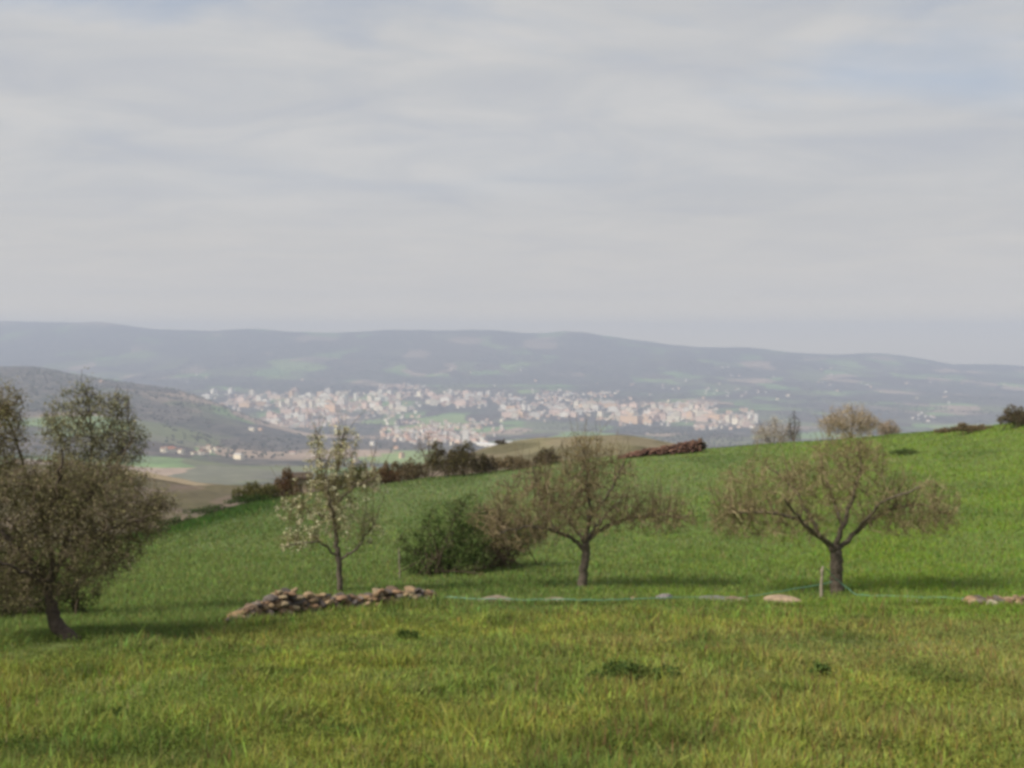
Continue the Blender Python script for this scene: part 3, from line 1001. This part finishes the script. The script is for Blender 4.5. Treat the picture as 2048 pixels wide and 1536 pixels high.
far_tree('almond_tree', 'pale pinkish blossoming tree peeking over the brow above the wide fruit tree', 1702, 806, 130, 96,
         ((.28, .22, .15), (.24, .19, .11), (.20, .16, .08)), ((.17, .13, .09),), (8500, .12, ((.40, .33, .235), (.36, .30, .195), (.44, .37, .28)), .1, .22), 3000)
far_tree('almond_tree', 'whitish blossoming tree peeking over the brow just right of the town', 1548, 832, 96, 98,
         ((.24, .20, .15), (.2, .17, .11)), ((.15, .12, .09),), (4600, .11, ((.48, .44, .38), (.43, .39, .33)), .1, .2), 900)
far_tree('slim_tree', 'thin dark leafless tree between the two blossoming trees on the brow', 1588, 818, 34, 97,
         ((.06, .055, .04),), ((.055, .048, .04),), None, 350)
far_tree('slim_tree', 'grey leafless sapling rising behind the largest edge shrub', 856, 862, 62, 74,
         ((.15, .12, .09),), ((.14, .115, .09),), None, 350)
far_tree('slim_tree', 'small beige tree right of the pale pinkish blossoming tree', 1778, 838, 46, 94,
         ((.22, .17, .11), (.2, .16, .09)), ((.16, .12, .09),), (1800, .11, ((.38, .31, .23),), .1, .15), 700)

# weeds in the foreground
WG = 'broad-leaved weed clumps in the foreground grass'
for lb, px, py, w, h in (('widest dark weed clump, below the arching orchard tree', 1265, 1372, 165, 62), ('small dark weed clump near the lower left corner', 232, 1446, 44, 26),
                         ('small dark weed clump below the wide fruit tree', 1640, 1352, 40, 28), ('bluish green weed clump under the right end of the stone wall', 815, 1280, 44, 28),
                         ('dark weed clump right of the wide fruit tree, near the far stones', 1712, 1250, 80, 24)):
    u_, t_ = ray(px, py)
    dd = np.linspace(4, 20, 800); zz_ = height(float(u_) * dd, dd)
    D = float(dd[np.argmax((EYE - zz_) / dd <= float(t_))])
    shrub('weed_clump', lb, px, D, w, h, ((.085, .135, .036), (.105, .155, .044), (.07, .115, .036), (.12, .165, .042)), n=400 + w * 8, leaf=.034, twigs=160, stems=20,
          group=WG, twig=(.06, .09, .03), cat='weed', base_py=py)

# ------------------------------------------------------------------ stones, walls, stake, cord
import bmesh
_ico = {}


def ico(sub):
    if sub not in _ico:
        bm = bmesh.new(); bmesh.ops.create_icosphere(bm, subdivisions=sub, radius=1)
        _ico[sub] = (np.array([v.co[:] for v in bm.verts]), np.array([[v.index for v in f.verts] for f in bm.faces]))
        bm.free()
    return _ico[sub]


def stone_arr(c, dims, sub=2, seed=0, tilt=.34):
    v, f = ico(sub)
    r_ = np.random.default_rng(seed)
    k = r_.normal(size=(7, 3)); k /= np.linalg.norm(k, axis=1, keepdims=True)
    v = v.copy()
    for q in k:          # chop with a few planes: an angular field stone
        d_ = r_.uniform(.55, .85)
        s = v @ q
        v = v - np.maximum(s - d_, 0)[:, None] * q * .85
    v += r_.normal(size=v.shape) * .025
    a = r_.uniform(0, 6.28); ca, sa = math.cos(a), math.sin(a)
    tl = r_.normal() * tilt
    v = v * np.array(dims) / 2 * 1.2
    v = v @ np.array([[ca, sa, 0], [-sa, ca, 0], [0, 0, 1]])
    v = v @ np.array([[1, 0, tl], [0, 1, 0], [-tl, 0, 1]])
    return v + np.array(c), f


ST_COLS = [(.20, .15, .10), (.15, .11, .085), (.09, .08, .078), (.25, .19, .125), (.18, .12, .08), (.12, .105, .10), (.27, .22, .15), (.07, .06, .055), (.20, .145, .085)]


def stone_wall(name, label, px0, px1, hpx, D0, D1, n_big, n_core, size, cols, profile=None, group=None, seed=1):
    r_ = np.random.default_rng(seed)
    o = ground_px((px0 + px1) / 2, (D0 + D1) / 2, 1220 if D0 < 40 else 900)
    root = empty(name, o, label, 'stone wall', group)
    VV, FF, CC, off = [], [], [], 0
    mpp = D0 / F_PX
    for j in range(n_core + n_big):
        q = r_.uniform()
        px = px0 + (px1 - px0) * q; D = D0 + (D1 - D0) * q
        h = hpx * mpp * (profile(q) if profile else 1)
        u_ = float(ray(px, 1220 if D0 < 40 else 900)[0])
        dy = r_.normal() * size * .8
        x, y = u_ * D, D + dy
        s = size * r_.uniform(.55, 1.35)
        zrel = max(h - s * .6, 0) * (1 - abs(dy) / (size * 3.2)) * (r_.uniform() ** .6)
        if j >= n_core:
            zrel = max(h - s * .45, 0) * r_.uniform(.7, 1.0)
        c = (x, y, gz(x, y) + zrel + s * .12)
        dims = (s * r_.uniform(.9, 1.5), s * r_.uniform(.7, 1.1), s * r_.uniform(.36, .66))
        v, f = stone_arr(c, dims, 2, seed * 1000 + j)
        col = np.broadcast_to(np.array(cols[r_.integers(0, len(cols))]) * r_.uniform(.85, 1.5), (len(v), 3))
        if j >= n_core:
            mk('stone', v, f, M_stone, root, col=col, smooth_=False)
        else:
            VV.append(v); FF.append(f + off); CC.append(col); off += len(v)
    mk('rubble', np.concatenate(VV), np.concatenate(FF), M_stone, root, col=np.concatenate(CC))
    return root


def prof_left(q):
    return np.interp(q, [0, .06, .16, .26, .38, .52, .62, .75, .86, .93, 1.0], [.35, .72, .85, 1.1, .9, .8, .84, .92, .75, .75, .4])


stone_wall('broken_stone_wall', 'tumbled dry stone wall at the foot of the blossom tree', 470, 872, 62, 15.6, 19.4, 40, 560, .16, ST_COLS, prof_left, seed=3)
stone_wall('low_stone_wall', 'low row of piled stones in the grass at the right edge', 1935, 2110, 22, 19.2, 19.2, 14, 90, .15, ST_COLS, seed=5)
stone_wall('reddish_stone_wall', 'dark reddish brown wall along the far brow of the field', 1238, 1402, 25, 72.5, 74.3, 0, 1100, .2,
           [(.11, .06, .048), (.14, .078, .06), (.08, .048, .042), (.16, .10, .075)], lambda q: np.interp(q, [0, .3, .45, .7, 1], [.3, .75, .8, 1.0, 1.25]), seed=7)

RG = 'loose rocks along the old wall line'
rocks = [
    ('long flat pale rock just left of the wooden stake', 1563, 1213, 72, 20, (.46, .36, .27)),
    ('small pale rock left of the long flat one, half sunk', 1482, 1221, 36, 14, (.36, .33, .24)),
    ('bluish grey flat rock left of the long pale one', 1432, 1208, 74, 14, (.25, .26, .26)),
    ('pinkish brown rock touching the bluish grey flat rock', 1462, 1204, 36, 16, (.34, .25, .22)),
    ('grey angular rock below the arching tree, right of its trunk', 1328, 1206, 34, 22, (.30, .28, .30)),
    ('tiny yellowish rock right of the arching tree trunk', 1266, 1203, 16, 12, (.46, .38, .22)),
    ('small bright white rock left of the arching tree trunk', 1079, 1211, 13, 12, (.62, .60, .42)),
    ('flat brownish rock in the grass close to the bright white one', 1110, 1204, 50, 12, (.33, .29, .21)),
    ('wide grey-brown flat rock right of the tumbled wall', 992, 1210, 62, 14, (.32, .27, .22)),
    ('brick-red block on the right end of the tumbled wall', 858, 1196, 30, 14, (.30, .12, .075)),
    ('large whitish block against the tumbled wall, right half', 764, 1210, 34, 32, (.48, .42, .37)),
    ('pale whitish stone on top of the tumbled wall, left half', 626, 1198, 22, 18, (.55, .53, .47)),
    ('small pale rock left of the low row of stones', 1826, 1211, 26, 10, (.38, .35, .27)),
    ('whitest stone at the near end of the low row', 1986, 1210, 22, 16, (.58, .53, .44)),
]
for i, (lb, px, py, w, h, c) in enumerate(rocks):
    D = 18.9 if px < 700 or px > 1900 else 19.7
    if px < 900 and px > 700:
        D = 18.5 if px < 800 else 19.4
    if px == 626:
        D = 17.3
    mpp = D / F_PX
    cw = W(px, py, D)
    zz_ = cw[2] if px in (858, 626) else max(gz(cw[0], cw[1]) + h * mpp * .34, cw[2] - h * mpp * .25)
    v, f = stone_arr((cw[0], cw[1], zz_), (w * mpp, w * mpp * .6, h * mpp), 3, 500 + i, .06)
    # long rocks lie across the view
    v0 = v - np.array((cw[0], cw[1], zz_))
    ax = np.linalg.svd(v0[:, :2] - v0[:, :2].mean(0), full_matrices=False)[2][0]
    ca, sa = ax
    v0[:, :2] = v0[:, :2] @ np.array([[ca, -sa], [sa, ca]])
    rk = mk('loose_rock', v0 + np.array((cw[0], cw[1], zz_)), f, M_stone, col=np.broadcast_to(np.array(c) * .72, (len(v), 3)), loc=(cw[0], cw[1], zz_))
    tag(rk, lb, 'rock', RG)

M_wood = noise_mat('weathered wood', [(0.3, (0.17, 0.145, 0.11)), (0.7, (0.33, 0.29, 0.235))], 20, bump=.3)


def stake(label, px, py0, py1, D, r, lean):
    b_ = W(px, py1, D); tp = W(px + lean, py0, D)
    b_[2] = gz(b_[0], b_[1]) - .1
    q = np.linspace(0, 1, 9)[:, None]
    P = b_ * (1 - q) + tp * q + rng.normal(size=(9, 3)) * .004
    rr = np.full(9, r) * (1 + .08 * rng.normal(size=9)); rr[-1] = r * .6
    P = np.vstack([P, P[-1] + (P[-1] - P[-2]) * .05]); rr = np.append(rr, .001)
    v, f = tubes(P[None], rr[None], 8)
    return tag(mk('wooden_stake', v, f, M_wood, smooth_=False, loc=tuple(b_)), label, 'stake')


stake('pale wooden stake beside the trunk of the wide fruit tree', 1641, 1132, 1206, 21.3, .032, 4)
stake('thin pale stake left of the dark green bush', 800, 1096, 1162, 25.5, .016, -2)

mg, t, out = mat_new('green plastic')
p = N(t, 'ShaderNodeBsdfPrincipled'); p.inputs['Roughness'].default_value = .45
n_ = N(t, 'ShaderNodeTexNoise'); n_.inputs['Scale'].default_value = 6
t.links.new(ramp(t, n_.outputs['Fac'], [(.3, (.07, .20, .13)), (.7, (.14, .32, .23))]), p.inputs['Base Color'])
t.links.new(p.outputs[0], out.inputs[0])


def cord(label, pts, r):
    P = np.array([W(a, b, d) for a, b, d in pts])
    Q = resample(P, len(pts) * 8)
    gzv = height(Q[:, 0], Q[:, 1])
    Q[:, 2] = np.maximum(Q[:, 2], gzv + .10) + rng.normal(size=len(Q)) * .006
    v, f = tubes(Q[None], np.full((1, len(Q)), r), 6)
    return tag(mk('green_rope', v, f, mg, smooth_=True, loc=tuple(Q[0])), label, 'rope')


cord('thin green rope trailing left from the wide fruit tree past the loose rocks',
     [(885, 1194, 19.8), (960, 1203, 19.6), (1080, 1214, 19.4), (1190, 1221, 19.2), (1310, 1217, 19.4), (1420, 1207, 20), (1540, 1186, 21.2), (1640, 1169, 22.1), (1664, 1164, 22.2)], .0095)
cord('thin green rope running right from the fruit tree trunk to the low row of stones',
     [(1652, 1136, 21.3), (1672, 1158, 22.15), (1698, 1178, 22.1), (1726, 1196, 21.2), (1850, 1198, 20.3), (1960, 1203, 19.8), (2110, 1208, 19.5)], .010)

# small stone hut at the field's edge
o = ground_px(601, 68.5, 975)
hut = empty('stone_hut', o, 'tiny pale stone hut with a dark lean-to roof behind the blossom tree', 'hut')
M_hut = noise_mat('hut stone', [(.3, (.30, .22, .18)), (.7, (.46, .37, .31))], 5, bump=.4)
M_roof = noise_mat('dark roof', [(.3, (.04, .03, .024)), (.7, (.085, .06, .045))], 6)


def box_arr(x0, x1, y0, y1, z0, z1, zb=None):
    zb = z1 if zb is None else zb
    v = np.array([(x0, y0, z0), (x1, y0, z0), (x1, y1, z0), (x0, y1, z0), (x0, y0, z1), (x1, y0, z1), (x1, y1, zb), (x0, y1, zb)], float)
    f = np.array([(0, 3, 2, 1), (4, 5, 6, 7), (0, 1, 5, 4), (1, 2, 6, 5), (2, 3, 7, 6), (3, 0, 4, 7)])
    return v, f


top = float(W(601, 957, 68.5)[2]) - o.z
v, f = box_arr(-.55, .55, -.5, .6, -.3, top, top + .15)
mk('wall', v + np.array(o), f, M_hut, hut)
v, f = box_arr(-.75, .75, -.75, .75, top + .01, top + .16, top + .33)
mk('roof', v + np.array(o), f, M_roof, hut)
v, f = box_arr(-.22, .22, -.53, -.505, -.1, top * .78)
mk('door', v + np.array(o), f, M_roof, hut)

# ------------------------------------------------------------------ the far town


def wall_mat(name, c, win=True):
    m, t, out = mat_new(name)
    p = N(t, 'ShaderNodeBsdfPrincipled'); p.inputs['Roughness'].default_value = .85
    tcx = N(t, 'ShaderNodeTexCoord')
    sp = N(t, 'ShaderNodeSeparateXYZ'); t.links.new(tcx.outputs['Object'], sp.inputs[0])
    cb = N(t, 'ShaderNodeCombineXYZ')
    t.links.new(math_n(t, 'ADD', sp.outputs[0], sp.outputs[1]), cb.inputs[0]); t.links.new(sp.outputs[2], cb.inputs[1])
    br = N(t, 'ShaderNodeTexBrick'); br.offset = 0.0
    br.inputs['Scale'].default_value = 1.0; br.inputs['Brick Width'].default_value = 3.6; br.inputs['Row Height'].default_value = 3.0
    br.inputs['Mortar Size'].default_value = 1.0; br.inputs['Mortar Smooth'].default_value = .0
    br.inputs['Color1'].default_value = (.06, .065, .075, 1); br.inputs['Color2'].default_value = (.11, .11, .12, 1)
    br.inputs['Mortar'].default_value = (*c, 1)
    t.links.new(cb.outputs[0], br.inputs['Vector'])
    oi = N(t, 'ShaderNodeObjectInfo')
    cc = mixc(t, 1.0, br.outputs['Color'], math_n(t, 'ADD', math_n(t, 'MULTIPLY', oi.outputs['Random'], .3), .85), 'MULTIPLY')
    t.links.new(cc, p.inputs['Base Color']); t.links.new(p.outputs[0], out.inputs[0])
    return m


def plain_mat(name, c, var=.3):
    return noise_mat(name, [(.3, tuple(x * (1 - var) for x in c)), (.7, tuple(min(x * (1 + var * .6), .9) for x in c))], .25)


WALLS = {'white': wall_mat('white render', (.90, .86, .78)), 'cream': wall_mat('cream render', (.88, .80, .65)), 'pink': wall_mat('pinkish render', (.82, .62, .51)),
         'orange': wall_mat('orange render', (.80, .56, .36)), 'grey': wall_mat('grey render', (.66, .60, .54))}
ROOFS = {'red': plain_mat('red tiles', (.36, .17, .11)), 'flat': plain_mat('flat roof', (.42, .38, .35)), 'metal': plain_mat('pale sheet roof', (.68, .68, .68), .12),
         'brown': plain_mat('brown tiles', (.27, .17, .125))}


def flat_block(w, d, h):
    v, f = box_arr(-w / 2, w / 2, -d / 2, d / 2, -4, h)
    v2, f2 = box_arr(-w / 2 - .3, w / 2 + .3, -d / 2 - .3, d / 2 + .3, h + .01, h + .8)
    v3, f3 = box_arr(-w * .14, w * .14, -d * .2, d * .2, h + .8, h + 3.4)
    V = np.concatenate([v, v2, v3]); F_ = np.concatenate([f, f2 + 8, f3 + 16])
    return V, [F_], np.array([0] * 6 + [1] * 6 + [0] * 6)


def gable(w, d, h, rh):
    v, f = box_arr(-w / 2, w / 2, -d / 2, d / 2, -4, h)
    e = .5
    rv = np.array([(-w / 2 - e, -d / 2 - e, h - .1), (w / 2 + e, -d / 2 - e, h - .1), (w / 2 + e, d / 2 + e, h - .1), (-w / 2 - e, d / 2 + e, h - .1),
                   (-w / 2 - e, 0, h + rh), (w / 2 + e, 0, h + rh)])
    q = np.array([(0, 1, 5, 4), (2, 3, 4, 5), (3, 2, 1, 0)]) + 8
    tr = np.array([(0, 4, 3), (1, 2, 5)]) + 8
    return np.concatenate([v, rv]), [np.concatenate([f, q]), tr], np.array([0] * 6 + [1] * 3 + [0] * 2)


def proto(name, geo, wallm, roofm):
    V, F_, mi = geo
    F_ = [np.asarray(x, np.int32) for x in F_]
    o = mk(name, V, F_, [wallm, roofm], mat_idx=mi)
    COL.objects.unlink(o)
    return o


PROTO = {}
for cn in WALLS:
    PROTO['apartment', cn] = [proto('apartment_block', flat_block(w, d, h), WALLS[cn], ROOFS['flat' if i % 2 else 'brown']) for i, (w, d, h) in
                              enumerate(((24, 14, 19), (34, 14, 16), (18, 16, 24), (44, 15, 15)))]
    PROTO['house', cn] = [proto('house', gable(w, d, h, rh), WALLS[cn], ROOFS['red' if i % 2 else 'brown']) for i, (w, d, h, rh) in
                          enumerate(((13, 9, 6, 2.4), (16, 10, 6.5, 2.8), (11, 9, 8.5, 2.2)))]
    PROTO['hall', cn] = [proto('hall', gable(w, d, h, 2.4), WALLS[cn], ROOFS['metal']) for (w, d, h) in ((60, 26, 7), (85, 30, 8))]
    PROTO['tower', cn] = [proto('tower_block', flat_block(w, w, h), WALLS[cn], ROOFS['flat']) for (w, h) in ((18, 42), (15, 36))]

placed = 0


def town_spot(x0, x1, y0, y1):
    """a spot in a district, gathered in uneven clusters that thin out at the edges"""
    for _ in range(40):
        a = rng.beta(1.35, 1.35); b = rng.beta(1.7, 1.7)
        px = x0 - 12 + (x1 - x0 + 24) * a; py = y0 - 3 + (y1 - y0 + 6) * b
        if float(fbm(np.array([px / 34.0]), np.array([py / 9.0]), 171, 3)[0]) > rng.uniform(.30, .56):
            break
    return px, py




def place(kind_, colr, px, py, label, group, cat, dmin=2200, scale=1.0, variant=None):
    global placed
    hit = raycast(px, py, dmin)
    if hit is None:
        return None
    pr = PROTO[kind_, colr]
    src = pr[variant if variant is not None else random.randrange(len(pr))]
    o = src.copy()
    COL.objects.link(o)
    o.location = (hit[0], hit[1], hit[2] + .3)
    o.rotation_euler = (0, 0, R(random.choice((0, 90)) * (kind_ == 'house') + random.uniform(-55, 5)))
    s = scale * (1.45 if kind_ == 'apartment' else 1.2) * random.uniform(.88, 1.15)
    o.scale = (s, s, s)
    o['label'] = label; o['category'] = cat
    if group:
        o['group'] = group
    placed += 1
    return o


COLW = {'white': 'white', 'cream': 'cream', 'pink': 'pinkish', 'orange': 'orange', 'grey': 'grey'}
KW = {'apartment': ('apartment block', 'flat-roofed'), 'house': ('house', 'low tiled'), 'hall': ('hall', 'long pale'), 'tower': ('tower block', 'tall')}
# (district words, px0, px1, py0, py1, [(kind, colour, count)], scale)
DIST = [
    ('on the far left tip of the town', 415, 500, 783, 796, [('house', 'white', 5), ('apartment', 'white', 3)], 1.2),
    ('in the dense left quarter of the town', 465, 700, 790, 816, [('apartment', 'white', 14), ('apartment', 'cream', 15), ('apartment', 'pink', 10), ('apartment', 'orange', 7)], 1.25),
    ('on the lower slope of the left quarter', 545, 690, 820, 850, [('house', 'white', 14), ('house', 'cream', 10), ('apartment', 'white', 7), ('apartment', 'pink', 6)], 1.2),
    ('in the middle of the left half, below the red roofs', 690, 805, 790, 826, [('apartment', 'cream', 8), ('house', 'white', 8), ('apartment', 'white', 8), ('apartment', 'pink', 5)], 1.2),
    ('right of the red roofs at the back of the town', 850, 985, 788, 812, [('apartment', 'pink', 7), ('apartment', 'white', 8), ('house', 'grey', 7), ('apartment', 'cream', 5)], 1.2),
    ('in front of the town, left of the knoll', 780, 985, 846, 884, [('house', 'white', 13), ('house', 'pink', 11), ('house', 'cream', 9)], 1.15),
    ('at the middle back of the town', 1000, 1140, 783, 802, [('house', 'white', 9), ('house', 'grey', 9), ('hall', 'white', 3)], 1.1),
    ('in the middle of the right half of the town', 1000, 1235, 812, 836, [('apartment', 'white', 16), ('apartment', 'cream', 9), ('apartment', 'orange', 4), ('apartment', 'pink', 6)], 1.2),
    ('in the packed sunlit quarter at the right', 1225, 1415, 812, 848, [('apartment', 'cream', 14), ('apartment', 'orange', 13), ('apartment', 'pink', 14), ('apartment', 'white', 6)], 1.3),
    ('on the right-hand tail of the town', 1405, 1500, 822, 856, [('apartment', 'cream', 7), ('house', 'white', 6), ('apartment', 'pink', 5)], 1.15),
]
VAR_TOTAL = 0
for words, x0, x1, y0, y1, kinds, s in DIST:
    for kd, cn, cnt in kinds:
        noun, adj = KW[kd]
        lab = f'{adj} {COLW[cn]} {noun} {words}'
        for _ in range(cnt):
            q = rng.uniform()
            px, py = town_spot(x0, x1, y0, y1)
            if 'tail' in words:
                py = y0 + (y1 - y0) * np.clip((px - x0) / (x1 - x0) * .8 + rng.uniform(0, .25), 0, 1)
            place(kd, cn, px, py, lab, f'{COLW[cn]} {noun}s {words}', noun, dmin=4650 if x1 < 720 else 3500, scale=s)
# buildings that stand out one by one
place('tower', 'white', 931, 888, 'pale tower block standing alone in front of the town, left of the knoll', None, 'tower block', variant=0, scale=1.0)
place('tower', 'white', 1512, 846, 'brightest slim white tower block at the right tip of the town', None, 'tower block', variant=1, scale=1.25)
place('tower', 'white', 1500, 846, 'lower grey-white tower block next to the brightest slim one', None, 'tower block', variant=1, scale=1.0)
place('tower', 'cream', 610, 820, 'left one of two cream tower blocks in the dense left quarter', None, 'tower block', variant=0, scale=1.15)
place('tower', 'cream', 623, 821, 'right one of two cream tower blocks in the dense left quarter', None, 'tower block', variant=0, scale=1.1)
place('tower', 'white', 711, 801, 'small white tower block at the back of the left half', None, 'tower block', variant=1, scale=1.0)
place('hall', 'white', 978, 893, 'long white hall right behind the dry knoll, left of the small dark shrub', None, 'hall', variant=1, scale=1.0, dmin=1500)
place('hall', 'white', 1028, 889, 'white hall right behind the dry knoll, right of the small dark shrub', None, 'hall', variant=0, scale=.9, dmin=1500)
place('apartment', 'orange', 665, 822, 'long orange building in the middle of the left quarter', None, 'apartment block', variant=3, scale=1.6)
place('apartment', 'orange', 1262, 846, 'longest yellow-orange building at the foot of the packed quarter', None, 'apartment block', variant=3, scale=1.9)
place('apartment', 'orange', 1040, 834, 'broad orange-pink building near the centre of the town', None, 'apartment block', variant=3, scale=1.5)
place('apartment', 'pink', 925, 812, 'big pinkish building at the back, above the dark trees', None, 'apartment block', variant=3, scale=1.6)
for (x0, x1, y0, y1, n, lab, grp, cn) in (
        (325, 440, 898, 912, 12, 'cream house of the near hamlet right of the left trees', 'cream houses of the near hamlet', 'cream'),
        (1810, 1900, 818, 846, 8, 'white house scattered on the slope under the right-hand brow', 'white houses on the right slope', 'white'),
        (1410, 1540, 779, 788, 10, 'white house in the thin far row above the right tail of the town', 'white houses in the thin far row', 'white'),
        (1985, 2048, 768, 776, 6, 'cream house of the high hamlet at the right edge', 'cream houses of the high hamlet', 'cream'),
        (765, 840, 771, 784, 12, 'pinkish house of the reddish cluster high at the back of the town', 'pinkish houses of the reddish cluster', 'pink')):
    for _ in range(n):
        place('house', cn, rng.uniform(x0, x1), rng.uniform(y0, y1), lab, grp, 'house', dmin=1800, scale=.95)

# the rest of the town, too many and too small to single out
allV, allF4, allC, off = [], [], [], 0
TC = [(.88, .82, .73), (.84, .74, .58), (.74, .56, .45), (.70, .50, .36), (.62, .56, .50), (.36, .18, .12)]
REST = [(420, 700, 788, 820, 95), (545, 700, 815, 856, 95), (690, 830, 786, 836, 70), (845, 1000, 785, 815, 60), (770, 1000, 842, 888, 95), (1000, 1250, 786, 842, 110),
        (1220, 1420, 806, 850, 110), (1400, 1500, 822, 858, 40), (770, 840, 772, 786, 30), (420, 1000, 860, 940, 30), (1000, 1900, 765, 800, 60), (1500, 2048, 765, 860, 14), 
        (200, 1900, 735, 775, 40)]
for (x0, x1, y0, y1, n) in REST:
    for _ in range(int(n * (2.6 if x1 - x0 < 400 else .6))):
        hit = raycast(*(town_spot(x0, x1, y0, y1) if x1 - x0 < 400 else (rng.uniform(x0, x1), rng.uniform(y0, y1))), (4650 if x1 < 720 else 3500) if x1 - x0 < 400 else 2400)
        if hit is None:
            continue
        w, d, h = rng.uniform(10, 26), rng.uniform(8, 14), rng.uniform(6, 16)
        v, fs, mi = gable(w, d, h, 2.5)
        a = rng.uniform(-1.0, .1)
        v = v @ np.array([[math.cos(a), math.sin(a), 0], [-math.sin(a), math.cos(a), 0], [0, 0, 1]]) + np.array(hit)
        wc = np.array(TC[rng.integers(0, 5)]) * rng.uniform(.9, 1.15)
        rc = np.array((.40, .24, .18)) if rng.uniform() < .6 else np.array((.5, .48, .46))
        allV.append(v); allC.append(np.concatenate([np.repeat(wc[None], 8, 0), np.repeat(rc[None], 6, 0)]))
        allF4.append(fs[0] + off); allF4.append(np.concatenate([fs[1], fs[1][:, :1]], 1) + off if False else fs[0][:0]); allF4.append(np.zeros((0, 4), int))
        off += len(v)
M_far = noise_mat('far houses', [(.3, (.8, .8, .8)), (.7, (1.05, 1.05, 1.05))], .1, attr=True)
o = mk('distant_houses', np.concatenate(allV), np.concatenate([a for a in allF4 if len(a)]), M_far, col=np.concatenate(allC))
kind(o, 'stuff', 'mass of tiny pale houses filling the far town and dotting the valley', 'houses')

# far woods and hedges as one mass
v0, f0 = ico(1)
n = 60000
D = np.sqrt(rng.uniform(2400 ** 2, 9800 ** 2, n)); uu = rng.uniform(-.62, .62, n)
x = uu * D; y = D
msk = fbm(x / 420, y / 520, 131, 4)
line = np.abs(fbm(x / 300, y / 300, 139, 2) - .5) < .018
keep = (msk > .56) | line
# keep trees out of the built-up parts
py_ = 768 + F_PX * np.tan(np.arctan((EYE - height(x, y)) / D) - PITCH); px_ = 1024 + F_PX * uu
for words, x0, x1, y0, y1, kinds, s in DIST:
    keep &= ~((px_ > x0 - 8) & (px_ < x1 + 8) & (py_ > y0 - 2) & (py_ < y1 + 5) & (rng.uniform(size=n) < .93))
x, y, D = x[keep], y[keep], D[keep]
n = len(x)
z = height(x, y)
r_ = rng.uniform(2.0, 4.6, n)
V = v0[None] * (r_[:, None, None] * np.array([1, 1, .95])) * (1 + .18 * rng.normal(size=(n, len(v0), 1))) + np.stack([x, y, z + r_ * .6], -1)[:, None]
Fw = (np.arange(n) * len(v0))[:, None, None] + f0[None]
cs = np.array([(.085, .078, .066), (.075, .082, .06), (.105, .092, .078), (.08, .088, .06)])[rng.integers(0, 4, n)] * rng.uniform(.7, 1.3, (n, 1))
o = mk('woodland', V.reshape(-1, 3), Fw.reshape(-1, 3), M_twig, col=np.repeat(cs, len(v0), 0))
kind(o, 'stuff', 'dark patches of woods and hedgerows across the far valley', 'woods')

# ------------------------------------------------------------------ haze
HAZE = 1.45e-4
v, f = box_arr(-14500, 14500, -60, 13800, -560, 290)
m, t, out = mat_new('haze air')
pv = N(t, 'ShaderNodeVolumePrincipled')
pv.inputs['Color'].default_value = (.62, .715, .915, 1)
pv.inputs['Density'].default_value = HAZE
pv.inputs['Anisotropy'].default_value = 0.0
t.links.new(pv.outputs[0], out.inputs['Volume'])
try:
    m.cycles.homogeneous_volume = True
except Exception:
    pass
o = mk('haze', v, f, m)
kind(o, 'stuff')
print('buildings placed', placed, 'haze floor', CZ.min())
